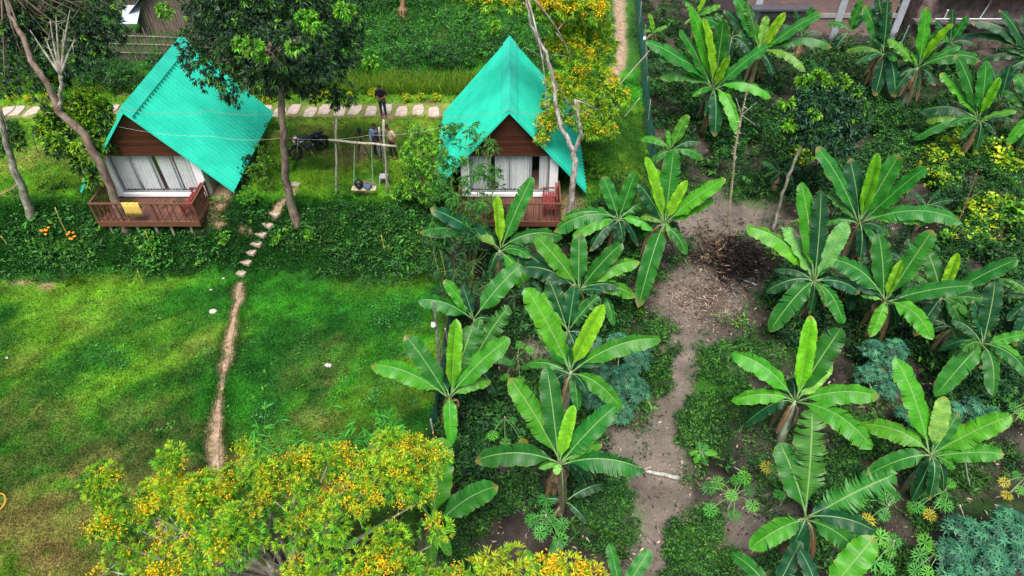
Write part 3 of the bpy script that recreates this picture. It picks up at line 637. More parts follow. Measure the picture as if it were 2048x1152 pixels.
# ---------------------------------------------------------------- motorcycle
def motorcycle():
    A = GG(590, 321); B = GG(650, 296); c = (A + B) / 2; d = (A - B)[:2]; ang = math.atan2(d[1], d[0])
    e = empty('motorcycle', (c[0], c[1], c[2] + .02), 'black motorcycle with red and white headlight cowl parked on the grass', 'motorcycle', rz=ang)
    BL = simple('black_paint', (.012, .013, .018), .22, 0, .1); SEAT = simple('seat_vinyl', (.02, .024, .04), .55); SIL = simple('silver_paint', (.45, .48, .52), .3, .6)
    bl = lambda m, n, mt, p=e, s=True: m.build(n, mt, p, s, local=True)
    for x, r in ((.66, .31), (-.66, .31)):             # forward is +X
        w = MB(); w.tube([(x + r * math.cos(a), 0, r + r * math.sin(a) - .005) for a in np.linspace(0, 2 * math.pi, 25)[:-1]], .055, 8, True); wt = bl(w, 'wheel', M_RUBBER)
        w = MB(); w.tube([(x + (r - .065) * math.cos(a), 0, r + (r - .065) * math.sin(a)) for a in np.linspace(0, 2 * math.pi, 25)[:-1]], .022, 6, True)
        for k in range(6): a = k * math.pi / 3; w.tube([(x, 0, r), (x + .24 * math.cos(a), 0, r + .24 * math.sin(a))], .014, 5)
        w.tube([(x, -.07, r), (x, .07, r)], .06, 10); bl(w, 'rim', BL, wt)
    m = MB(); m.tube([(.66 + .38 * math.cos(a), 0, .31 + .38 * math.sin(a)) for a in np.linspace(.5, 2.6, 8)], .05, 8, squash=.4); bl(m, 'front_fender', BL)
    m = MB(); m.tube([(-.66 + .38 * math.cos(a), 0, .33 + .38 * math.sin(a)) for a in np.linspace(.9, 3.0, 8)], .06, 8, squash=.4); bl(m, 'rear_fender', BL)
    m = MB(); 
    for s in (-.09, .09): m.tube([(.66, s, .31), (.5, s, .72), (.42, s, .98)], [.03, .026, .02], 8)
    bl(m, 'fork', SIL)
    m = MB(); m.tube([(.43, 0, .9), (.3, 0, .6), (.12, 0, .28), (-.25, 0, .28), (-.45, 0, .62), (.36, 0, .84)], .025, 7); m.tube([(-.25, 0, .33), (-.66, .07, .31)], .025, 7); m.tube([(-.25, 0, .33), (-.66, -.07, .31)], .025, 7)
    for s in (-.1, .1): m.tube([(-.62, s, .33), (-.45, s, .7)], .03, 8)
    bl(m, 'frame', BL)
    m = MB(); m.ell((.02, 0, .42), (.2, .13, .15)); m.tube([(.08, 0, .45), (.2, 0, .66)], [.1, .085], 10); 
    for k in range(5): m.ell((.1 + k * .022, 0, .52 + k * .035), (.11, .11, .008), 12, 4)
    bl(m, 'engine', simple('engine_metal', (.1, .1, .11), .4, .7))
    m = MB(); m.tube([(.27, 0, .88), (.42, 0, .9)], .01, 6); m.ell((.2, 0, .82), (.29, .15, .13), 16, 10); bl(m, 'tank', BL)
    m = MB()
    for s in (-1, 1): m.ell((.26, s * .11, .81), (.17, .045, .07), 10, 6)
    bl(m, 'tank_panel', SIL)
    m = MB(); m.ell((-.16, 0, .82), (.26, .13, .06)); m.ell((-.45, 0, .88), (.28, .11, .065)); bl(m, 'seat', SEAT)
    m = MB(); m.ell((-.62, 0, .84), (.22, .09, .07)); bl(m, 'tail_cowl', BL)
    m = MB(); m.ell((-.83, 0, .86), (.03, .07, .035)); bl(m, 'tail_lamp', M_REDP)
    m = MB(); m.tube([(-.7, .11, .9), (-.84, .1, .98), (-.84, -.1, .98), (-.7, -.11, .9)], .016, 6); bl(m, 'grab_rail', BL)
    m = MB(); m.ell((.52, 0, .93), (.1, .12, .12)); bl(m, 'headlight_cowl', M_REDP)
    m = MB(); m.ell((.585, 0, .9), (.06, .085, .075)); m.ell((.5, 0, 1.04), (.09, .08, .05)); bl(m, 'headlight', M_WHITE)
    m = MB(); m.tube([(.3, .38, 1.02), (.38, .3, 1.04), (.42, .1, 1.02), (.42, -.1, 1.02), (.38, -.3, 1.04), (.3, -.38, 1.02)], .015, 7); hb = bl(m, 'handlebar', SIL)
    for s in (-1, 1):
        m = MB(); m.tube([(.3, s * .38, 1.02), (.36, s * .315, 1.035)], .021, 7); bl(m, 'grip', M_RUBBER, hb)
        m = MB(); m.tube([(.38, s * .27, 1.04), (.42, s * .33, 1.2)], .007, 5); m.ell((.42, s * .36, 1.22), (.02, .065, .04)); bl(m, 'mirror', BL)
    m = MB(); m.tube([(.2, -.1, .5), (.22, -.14, .26), (0, -.16, .22), (-.4, -.17, .28), (-.78, -.17, .38)], [.02, .02, .025, .045, .05], 8); bl(m, 'exhaust', SIL)
    m = MB(); m.tube([(0, .1, .25), (-.06, .3, .0)], .013, 6); m.ell((-.06, .31, 0), (.03, .03, .012)); bl(m, 'side_stand', SIL)
    m = MB(); m.ell((-.3, .12, .62), (.16, .03, .11)); m.ell((-.3, -.12, .62), (.16, .03, .11)); bl(m, 'side_panel', BL)
motorcycle()

# ---------------------------------------------------------------- people
SKIN = simple('skin', (.2, .095, .05), .5, 0, .08, 20); HAIR = simple('hair', (.008, .007, .006), .5, 0, .3, 60)
def skinned(name, verts, edges, rad, mat, parent, sub=2):
    me = bpy.data.meshes.new(name); me.from_pydata([tuple(v) for v in verts], edges, []); o = link_mesh(me, name, mat, parent)
    sk = o.modifiers.new('skin', 'SKIN'); sk.use_smooth_shade = True
    for i, r_ in enumerate(rad):
        rr = r_ if hasattr(r_, '__len__') else (r_, r_); me.skin_vertices[0].data[i].radius = rr; me.skin_vertices[0].data[i].use_root = (i == 0)
    s = o.modifiers.new('sub', 'SUBSURF'); s.levels = 1; s.render_levels = sub; return o
def person(px, py, label, shirt, trousers, face, armL, armR, head_tilt=.12, lean=0.0, hgt=1.72, sleeve=.5, step=.0, phone=False):
    """armL / armR: (elbow, wrist) offsets, body faces -Y locally; face = rotation about Z"""
    P = GG(px, py); e = empty('person', (P[0], P[1], P[2]), label, 'person', rz=face); k = hgt / 1.72
    v = []; ed = []; rd = []
    def a(p, r_, par=None):
        v.append(np.array(p, float) * k); rd.append(tuple(np.array(r_) * k) if hasattr(r_, '__len__') else r_ * k)
        if par is not None: ed.append((par, len(v) - 1))
        return len(v) - 1
    pel = a((0, 0, .93), (.14, .105)); wa = a((0, -lean * .1, 1.1), (.125, .095), pel); ch = a((0, -lean * .25, 1.32), (.15, .11), wa); nb = a((0, -lean * .33 - .005, 1.46), .062, ch)
    nk = a((0, -lean * .4 - head_tilt * .2, 1.52), .052, nb); hd = a((0, -lean * .45 - head_tilt * .5, 1.6), (.075, .088), nk); ht = a((0, -lean * .48 - head_tilt * .6 - .0, 1.68), (.07, .08), hd)
    arms = {}
    for s, (el, wr) in ((-1, armL), (1, armR)):
        sh = np.array([s * .185, -lean * .28, 1.40]); el = np.array(el, float) + [0, -lean * .2, 0]; wr = np.array(wr, float) + [0, -lean * .2, 0]
        i = a(sh, .055, ch); j = a((sh + el) / 2, .046, i); j = a(el, .038, j); w = a(wr, .024, j); d = (wr - el) / np.linalg.norm(wr - el)
        sd_ = np.cross(d, [0, 0, 1.0]); sd_ = sd_ / (np.linalg.norm(sd_) + 1e-6); u = np.cross(sd_, d); p = a(wr + d * .06, (.034, .018), w)
        for q, ln in zip((-1.5, -.5, .5, 1.5), (.055, .07, .075, .062)):
            b = wr + d * .1 + sd_ * q * .018; f1 = a(b, .009, p); f2 = a(b + d * ln * .6 - u * .008, .0085, f1); a(b + d * ln - u * .03, .007, f2)
        t1 = a(wr + d * .04 - sd_ * s * .038, .010, w); a(wr + d * .09 - sd_ * s * .055 - u * .01, .0085, t1)
        arms[s] = (sh, el, wr)
    legs = {}
    for s in (-1, 1):
        fo = s * step; h = a((s * .09, 0, .88), .088, pel); kn = np.array([s * .1, -.02 + fo * .5, .49]); an = np.array([s * .11, .03 + fo, .08])
        q = a((np.array([s * .09, 0, .88]) + kn) / 2, .075, h); q = a(kn, .055, q); q = a((kn + an) / 2 + [0, .015, 0], .05, q); q = a(an, .034, q); q = a(an + [0, -.1, -.035], (.04, .03), q); a(an + [0, -.19, -.048], (.036, .02), q); legs[s] = (kn, an)
    skinned('body', v, ed, rd, SKIN, e)
    hc = v[hd]; hp = v[ht]; bl = lambda m, n, mt, par=e: m.build(n, mt, par, True, local=True)
    m = MB(); m.ell(hp + [0, .018, .022], (.084, .094, .07)); m.ell(hp + [0, .055, -.03], (.078, .055, .075)); bl(m, 'hair', HAIR)
    m = MB(); m.ell(hc + [0, -.092, .012], (.014, .02, .024), 8, 6); bl(m, 'nose', SKIN)
    for s in (-1, 1): m = MB(); m.ell(hc + [s * .078, .0, .02], (.012, .022, .034), 8, 6); bl(m, 'ear', SKIN)
    for s in (-1, 1): m = MB(); m.ell(hc + [s * .03, -.08, .036], (.012, .008, .007), 8, 6); bl(m, 'eye', M_BLACK)
    m = MB(); m.ell(hc + [0, -.082, -.03], (.026, .01, .008), 8, 6); bl(m, 'mouth', simple('lips', (.18, .05, .04), .5))
    # clothes: slightly larger skins that follow the body
    sv = [v[pel] + [0, 0, -.06], v[wa], v[ch], v[nb] + [0, 0, -.02]]; sr = [(.16, .125), (.148, .118), (.175, .13), (.088, .08)]; se = [(0, 1), (1, 2), (2, 3)]
    for s in (-1, 1):
        sh, el, wr = [q * k for q in arms[s]]; b = len(sv); end = sh + (el - sh) * (.95 if sleeve < 1 else 1); sv += [sh, end]; sr += [.072, .058]; se += [(2, b), (b, b + 1)]
        if sleeve >= 1: sv.append(el + (wr - el) * .9); sr.append(.04); se.append((b + 1, b + 2))
    skinned('shirt', sv, se, [tuple(np.array(q) * k) if hasattr(q, '__len__') else q * k for q in sr], shirt, e)
    tv = [v[pel] + [0, 0, .02]]; tr = [(.155, .12)]; te = []
    for s in (-1, 1):
        kn, an = [q * k for q in legs[s]]; b = len(tv); tv += [np.array([s * .092, 0, .84]) * k, kn, an + [0, 0, .03]]; tr += [.1, .07, .055]; te += [(0, b), (b, b + 1), (b + 1, b + 2)]
    skinned('trousers', tv, te, [tuple(np.array(q) * k) if hasattr(q, '__len__') else q * k for q in tr], trousers, e)
    for s in (-1, 1):
        kn, an = [q * k for q in legs[s]]; m = MB(); m.ell(an + [0, -.08, -.045], (.05, .145, .036)); m.ell(an + [0, .0, -.02], (.045, .06, .05)); bl(m, 'shoe', simple('dark_shoe', (.03, .025, .022), .6))
    return e, v, arms
check = NT('checked_shirt'); o_ = check.obj(); ch_ = check.add('TexChecker'); ch_.inputs['Scale'].default_value = 22; check.link(o_, ch_.inputs[0]); ch_.inputs['Color1'].default_value = (.08, .13, .3, 1); ch_.inputs['Color2'].default_value = (.3, .38, .55, 1); check.link(ch_.outputs[0], check.b.inputs['Base Color']); check.b.inputs['Roughness'].default_value = .9
BLKC = simple('black_cotton', (.012, .012, .018), .9); NAVY = simple('navy_trousers', (.03, .045, .09), .9); GREYT = simple('grey_trousers', (.25, .23, .23), .9); PEACH = simple('peach_shirt', (.6, .4, .27), .9, 0, .1); DKJ = simple('dark_jacket', (.02, .022, .025), .9)
e, v, ar = person(768, 233, 'person in black shirt and dark trousers looking down at a phone on the slab path', BLKC, NAVY, .05, ((-.26, -.02, 1.12), (-.06, -.26, 1.14)), ((.26, -.02, 1.12), (.06, -.26, 1.14)), .22, .1, 1.74)
MB().box(-.035, .035, -.36, -.345, 1.12, 1.25).build('phone', M_BLACK, None, local=True, bevel=.004)
ph = bpy.data.objects['phone']; ph.location = (e.location.x, e.location.y, e.location.z); tag(ph, 'dark phone held by the person on the slab path', 'phone'); 
person(757, 313, 'person in blue checked shirt standing beside the tripod', check.m, BLKC, .35, ((-.24, .03, 1.12), (-.22, -.12, .88)), ((.24, .02, 1.14), (.15, -.24, 1.12)), .14, .1, 1.7, 1)
person(765, 318, 'person in dark top and grey trousers between the two others by the swing frame', DKJ, GREYT, .3, ((-.24, 0, 1.13), (-.12, -.24, 1.08)), ((.25, .02, 1.12), (.24, -.1, .88)), .2, .25, 1.66, 1)
person(788, 316, 'person in peach shirt and black trousers, rightmost by the swing frame', PEACH, BLKC, -.75, ((-.25, 0, 1.13), (-.14, -.25, 1.1)), ((.24, .06, 1.12), (.2, .02, .86)), .22, .12, 1.75, .5, .06)

# ---------------------------------------------------------------- swing frame, swing, stool, tripod
def pole(name, pts, r0, r1, label, cat, mat=M_POLE, group=None, n=8, jit=.012):
    pts = [np.array(p, float) for p in pts]; P = []
    for a, b in zip(pts[:-1], pts[1:]):
        for t_ in np.linspace(0, 1, 7)[:-1]: P.append(a + (b - a) * t_ + np.array([random.gauss(0, jit), random.gauss(0, jit), 0]))
    P.append(pts[-1]); m = MB(); m.tube(P, list(np.linspace(r0, r1, len(P))), n); o = m.build(name, mat, smooth=True, origin=pts[0]); return tag(o, label, cat, group)
A = GG(671, 391); Bq = GG(774, 388); yA = A[1]
e = empty('pole_frame', (A + Bq) / 2, 'rough pole frame with crossbar that carries the swing on the grass', 'pole frame')
def pp(pts, r, n='post', mat=M_POLE):
    m = MB(); P = []
    for a, b in zip(pts[:-1], pts[1:]):
        for t_ in np.linspace(0, 1, 7): P.append(np.array(a) + (np.array(b) - a) * t_ + np.random.default_rng(len(P)).normal(0, .012, 3))
    m.tube(P, r, 8); return m.build(n, mat, e, True)
pp([A - [0, 0, .2], Wy(672, 231, yA + .05)], .045); pp([Bq - [0, 0, .2], Wy(766, 238, Bq[1] + .05)], .05)
br = GG(692, 343); pp([br - [0, 0, .1], Wy(665, 241, yA + .15)], .045, 'brace', M_TWIG if False else bark_mat('tan_pole', (.25, .15, .06), (.42, .28, .12)))
br = GG(772, 345); pp([br - [0, 0, .1], Wy(757, 254, Bq[1] + .2)], .045, 'brace')
zb = Wy(660, 281, yA)[2]; b0 = Wy(657, 280, yA - .1); b1 = Wy(792, 292, yA - .1); pp([b0, b1], .05, 'crossbar')
for px in (706, 738): q = Wy(px, 286 + (px - 706) * .09, yA - .1); m = MB(); m.tube([q - [.07, 0, 0], q + [.07, 0, .0]], .07, 8); m.build('rope_wrap', M_TWIG, e)
sw = Wz(733, 356, .48); e = empty('rope_swing', sw, 'wooden plank swing seat hanging by green ropes from the pole frame', 'swing')
MB().box(sw[0] - .5, sw[0] + .5, yA - .24, yA + .04, .44, .48).build('seat', simple('pale_plank', (.5, .42, .3), .8), e)
ROPE = simple('green_rope', (.2, .4, .25), .9)
for px, sx in ((709, -.42), (743, .38)):
    q = Wy(px, 287, yA - .1); 
    for dy in (-.12, .12): m = MB(); m.tube([(q[0], yA - .1, q[2]), (sw[0] + sx, yA - .1 + dy, .44)], .012, 5); m.build('rope', ROPE, e)
def bag(x, label, c, sx, sz, extra):
    e = empty('bag', (x, yA - .1, .48), label, 'bag'); m = MB(); m.ell((x, yA - .1, .48 + sz * .95), (sx, .16, sz), 14, 10); jitter(m, .008, 4); m.build('body', c, e, True)
    m = MB(); m.ell((x + extra, yA - .24, .5 + sz * .6), (sx * .5, .07, sz * .55), 10, 8); m.build('pocket', c, e, True)
    m = MB(); m.tube([(x - .05, yA - .1, .48 + sz * 1.85), (x, yA - .1, .56 + sz * 1.9), (x + .07, yA - .1, .48 + sz * 1.85)], .012, 6); m.build('strap', c, e, True)
bag(sw[0] - .18, 'black backpack sitting on the swing seat', M_BLACK, .19, .21, .02)
bag(sw[0] + .17, 'grey-blue soft bag lying on the swing seat beside the black backpack', simple('denim', (.07, .1, .15), .9), .2, .11, .03)
P = GG(770, 368); e = empty('stool', P, 'small grey plastic stool by the right swing post', 'stool'); PL = simple('grey_plastic', (.4, .37, .42), .5)
m = MB(); m.prism([(P[0] - .19, P[1] - .17), (P[0] + .19, P[1] - .17), (P[0] + .19, P[1] + .17), (P[0] - .19, P[1] + .17)], P[2] + .4, P[2] + .44, .93); m.build('seat', PL, e)
for sx in (-1, 1):
    for sy in (-1, 1): m = MB(); m.tube([(P[0] + sx * .2, P[1] + sy * .18, P[2]), (P[0] + sx * .15, P[1] + sy * .13, P[2] + .399)], [.02, .03], 6); m.build('leg', PL, e)
P = GG(728, 318); e = empty('tripod', P, 'black camera tripod standing left of the people', 'tripod')
top = P + [0, 0, 1.05]
for a in (2.6, -.5, 4.2): m = MB(); m.tube([P + [.42 * math.cos(a), .42 * math.sin(a), 0], top], [.012, .02], 7); m.build('leg', M_BLACK, e)
m = MB(); m.tube([top - [0, 0, .3], top + [0, 0, .28]], .018, 7); m.build('column', M_BLACK, e); m = MB(); m.ell(top + [0, 0, .3], (.05, .05, .05)); m.build('head', M_BLACK, e)
cm = MB(); t2 = top + [0, 0, .42]; cm.box(t2[0] - .08, t2[0] + .08, t2[1] - .05, t2[1] + .05, t2[2] - .07, t2[2] + .06); cm.tube([t2 + [0, -.05, 0], t2 + [-.02, -.2, -.01]], .045, 10); cm.box(t2[0] - .03, t2[0] + .03, t2[1] - .03, t2[1] + .04, t2[2] + .061, t2[2] + .09)
tag(cm.build('camera', M_BLACK, origin=t2, bevel=.006), 'black photo camera mounted on the tripod', 'camera')

# ---------------------------------------------------------------- wires and poles
def wire(pts, r, mat, label, sag=.15):
    P = []
    for a, b in zip(pts[:-1], pts[1:]):
        for t_ in np.linspace(0, 1, 9)[:-1]: P.append(np.array(a) * (1 - t_) + np.array(b) * t_ - np.array([0, 0, sag * 4 * t_ * (1 - t_)]))
    P.append(np.array(pts[-1])); m = MB(); m.tube(P, r, 4); tag(m.build('wire', mat, origin=P[0]), label, 'wire')
WR = simple('red_cable', (.35, .05, .05), .6); WG = simple('grey_cable', (.22, .22, .24), .6); WW = simple('pale_cord', (.6, .6, .58), .8)
wire([Wy(238, 218, 23.0), Wy(420, 222, 22.9), Wy(566, 223, 22.8), Wy(672, 232, 23.5), Wy(765, 234, 23.4), Wy(1018, 222, 23.0), Wy(1180, 221, 23.0), Wy(1296, 108, 30.0)], .0045, WR, 'dark red cable strung at ridge height between the two cabins')
wire([Wy(222, 250, 23.1), Wy(420, 272, 22.9), Wy(566, 275, 22.8), Wy(740, 270, 23.3), Wy(900, 250, 23.0)], .003, WW, 'thin pale cord sagging in front of the left cabin roof')
def lamp_pole(bpx, tpx, label, h, wht=True):
    B = GG(*bpx); Tp = Wy(tpx[0], tpx[1], B[1]); e = empty('lamp_post', B, label, 'lamp post')
    m = MB(); m.tube([B - [0, 0, .2], (B + Tp) / 2 + [.02, 0, 0], Tp], [.06, .05, .035], 7); m.build('post', bark_mat('dark_post', (.06, .06, .055), (.3, .29, .28), None, 12), e)
    L = B + (Tp - B) * h; m = MB(); m.ell(L + [-.07, -.06, 0], (.08, .06, .1), 10, 8); m.box(L[0] - .12, L[0] - .03, L[1] - .1, L[1] - .04, L[2] + .08, L[2] + .12); m.build('lamp', M_WHITE, e)
lamp_pole((884, 800), (868, 604), 'dark wooden post with small white lamp among the left banana plants', .80)
lamp_pole((1294, 165), (1291, 66), 'leaning post with white lamps at the green net fence', .9)
S = GG(1222, 190); E = Wy(1300, 100, G(1294, 165)[1]); pole('prop_stick', [S, E], .025, .02, 'thin pale stick propping the net fence post', 'stick', M_POLE)
S = GG(1246, 238); pole('prop_stick', [S, Wy(1280, 195, S[1])], .025, .02, 'short pale stick leaning low against the net fence', 'stick', M_POLE)
# green shade-net fence
def net_mat():
    t = NT('green_shade_net'); o = t.geo(); w = t.noise(2.0, 4, .6, o); t.link(t.ramp(w, [(.3, (.01, .12, .09)), (.7, (.03, .24, .17))]), t.b.inputs['Base Color']); t.b.inputs['Roughness'].default_value = .8
    tr = t.add('BsdfTransparent'); ms = t.add('MixShader'); ms.inputs[0].default_value = .78; t.link(tr.outputs[0], ms.inputs[1]); t.link(t.b.outputs[0], ms.inputs[2]); t.link(ms.outputs[0], t.out.inputs[0]); return t.m
M_NET = net_mat()
def net(pts, h, label):
    P = [G(*p) for p in pts]; e = empty('net_fence', P[0], label, 'fence'); V = []; F = []; n = 0
    for a, b in zip(P[:-1], P[1:]):
        k = max(2, int(np.linalg.norm(b - a) / .35))
        for i in range(k + (b is P[-1])): t_ = i / k; q = a + (b - a) * t_; zz = T(q[0], q[1]); wv = .06 * math.sin(n * 1.3) + .04 * math.sin(n * 2.9); V += [(q[0] + wv, q[1], zz - .05), (q[0] + wv * 2, q[1], zz + h * .5), (q[0] + wv + .03 * math.sin(n), q[1], zz + h * (1 + .05 * math.sin(n * .9)))]; n += 1
    F = [(3 * i + j, 3 * i + j + 1, 3 * i + 4 + j, 3 * i + 3 + j) for i in range(n - 1) for j in (0, 1)]
    m = MB(); m.add(V, F); m.build('net', M_NET, e, True)
    for a, b in zip(P[:-1], P[1:]):
        for i in range(max(1, int(np.linalg.norm(b - a) / 2.2))): q = a + (b - a) * i / max(1, int(np.linalg.norm(b - a) / 2.2)); z = float(T(q[0], q[1])); m = MB(); m.tube([(q[0] + .05, q[1], z - .1), (q[0] + random.uniform(-.06, .1), q[1], z + h + random.uniform(.05, .35))], .03, 6); m.build('fence_post', M_POLE, e)
net([(1271, -40), (1277, 60), (1285, 160), (1293, 260), (1300, 340), (1305, 420), (1305, 470)], 1.45, 'dark green shade-net fence running back along the narrow path')
net([(862, 960), (868, 890), (880, 800), (896, 700), (905, 620), (905, 560)], 1.1, 'dark green shade-net fence at the left edge of the banana plot')
# bare stems, logs, heaps
P = GG(1456, 455); D_ = bark_mat('sheathed_cane', (.06, .06, .05), (.55, .45, .33), (.2, .2, .1), 8)
e = empty('bare_cane', P, 'tall bare cane with papery tan sheaths rising beside the burnt patch', 'cane')
cp_ = [P - [0, 0, .1], Wy(1463, 380, P[1]), Wy(1470, 300, P[1]), Wy(1483, 230, P[1]), Wy(1497, 168, P[1])]
m = MB(); m.tube(cp_, [.045, .045, .05, .04, .025], 7); m.build('stem', D_, e)
m = MB()
for i in range(16):
    t_ = .35 + .6 * i / 16; f = t_ * 4; k = int(f); q = cp_[k] + (cp_[k + 1] - cp_[k]) * (f - k); a = random.uniform(0, 6.28); m.tube([q, q + [.05 * math.cos(a), .05 * math.sin(a), .1], q + [.17 * math.cos(a), .17 * math.sin(a), .1 + random.uniform(-.05, .12)]], [.06, .045, .01], 5, squash=.4)
m.build('sheaths', simple('dry_sheath', (.5, .4, .28), .9, 0, .3), e)
m = MB(); q = cp_[3]; 
for d in ((.5, .1, .5), (-.3, .2, .6), (.7, .1, -.5)): m.tube([q, q + np.array(d)], [.02, .008], 5)
m.build('twig', M_POLE, e)
P = GG(1290, 947); Q = GG(1357, 958); pole('log', [P + [0, 0, .08], Q + [0, 0, .07]], .05, .075, 'pale fallen log lying across the bare trail', 'log', M_BARKP)
P = GG(1483, 560); Q = GG(1534, 580); pole('stick', [P + [0, 0, .06], Q + [0, 0, .05]], .03, .02, 'pale bent stick lying just below the burnt patch', 'stick', M_BARKP)
P = GG(1497, 905); pole('stick', [GG(1465, 935) + [0, 0, .05], GG(1505, 955) + [0, 0, .05]], .012, .01, 'thin pale twig on bare soil near the papaya plants', 'stick', M_BARKP)
def heap(name, c, rx, ry, n, cols, label, kind='stuff', L=(.15, .5), h=.35):
    P = GG(c[0] + rng.normal(0, rx, n), c[1] + rng.normal(0, ry, n)); P[:, 2] += rng.random(n) * h * np.exp(-(((P[:, 0] - P[:, 0].mean()) / (P[:, 0].std() + .01)) ** 2)); D = rng.normal(0, 1, (n, 3)); D[:, 2] *= .35
    return tag(leaves(name, P, D, rng.uniform(*L, n), .1, pal(n, cols, None, .3), M_DRY), label, None, None, kind)
heap('burnt_twigs', (1475, 520), 34, 24, 1600, [(.012, .011, .012), (.03, .026, .024)], None)
heap('dead_twigs', (1430, 500), 34, 24, 700, [(.1, .07, .05), (.2, .14, .1), (.04, .03, .025)], None)
heap('dry_leaf_litter', (1400, 600), 75, 38, 2600, [(.3, .22, .17), (.16, .1, .075), (.4, .31, .26), (.08, .055, .045)], None, L=(.08, .3), h=.12)
n = 5000; P = px_uniform(n, 900, 2050, 250, 1150); k = garden(P[:, 0], P[:, 1]) > .6; P = P[k]; n = len(P); P[:, 2] += rng.random(n) * .03 + .015; D = rng.normal(0, 1, (n, 3)); D[:, 2] *= .25
tag(leaves('dry_leaf_litter', P, D, rng.uniform(.06, .24, n), .3, pal(n, [(.3, .22, .17), (.12, .08, .06), (.42, .34, .28), (.06, .045, .04)], None, .3), M_DRY), kind='stuff')
for px, py, s, lab in ((657, 732, .13, 'whitish stone lying alone on the lower lawn right of the earth path'), (427, 625, .16, 'flat pale stone on the lower lawn left of the earth path'), (422, 580, .06, 'small white stone at the foot of the bank'), (447, 558, .06, 'small pale stone on the bank near the lowest step'), (14, 716, .07, 'brown clod of earth on the lawn at the far left edge')):
    P = GG(px, py); m = MB(); m.ell((0, 0, s * .3), (s, s * .7, s * .45), 9, 7); jitter(m, s * .07, int(px)); o = m.build('stone', M_STONE); o.location = P; tag(o, lab, 'stone')
# cable loop at the left edge, ribbon, stakes with marigolds
P = GG(-8, 1010); m = MB(); m.tube([(P[0] + .33 * math.cos(a), P[1] + .3 * math.sin(a), P[2] + .12 + .05 * math.sin(2 * a)) for a in np.linspace(0, 2 * math.pi, 30)[:-1]], .02, 6, True); tag(m.build('hose_loop', simple('orange_hose', (.7, .3, .03), .5), origin=P), 'orange hose loop lying on the grass at the left edge', 'hose')
m = MB(); a = Wy(-30, 402, 22.3); b = Wy(18, 380, 22.3); c_ = Wy(44, 362, 22.6); m.tube([a, b, c_], .014, 6); tag(m.build('ribbon', simple('bright_ribbon', (.6, .12, .3), .6), origin=a), 'bright pink ribbon tied between posts at the left edge', 'ribbon')
def stake(b, t_, label, mat=M_POLE): B = GG(*b); pole('garden_stake', [B - [0, 0, .1], Wy(t_[0], t_[1], B[1] - .05)], .022, .018, label, 'stake', mat)
YEL = simple('yellow_cane', (.45, .38, .1), .7)
stake((134, 470), (110, 415), 'yellow cane stake in the bank between the leftmost trunk and the left deck', YEL); stake((18, 492), (2, 472), 'short cane stake on the bank at the far left edge', YEL); stake((302, 489), (290, 461), 'thin stake in the bank below the yellow towel', YEL)
stake((288, 570), (275, 541), 'short leaning stake at the foot of the bank below the left deck', YEL); stake((75, 305), (64, 270), 'dark stake beside the leftmost small tree', M_TWIG); stake((770, 500), (762, 470), 'thin stake on the shaded bank left of the bamboo', YEL)
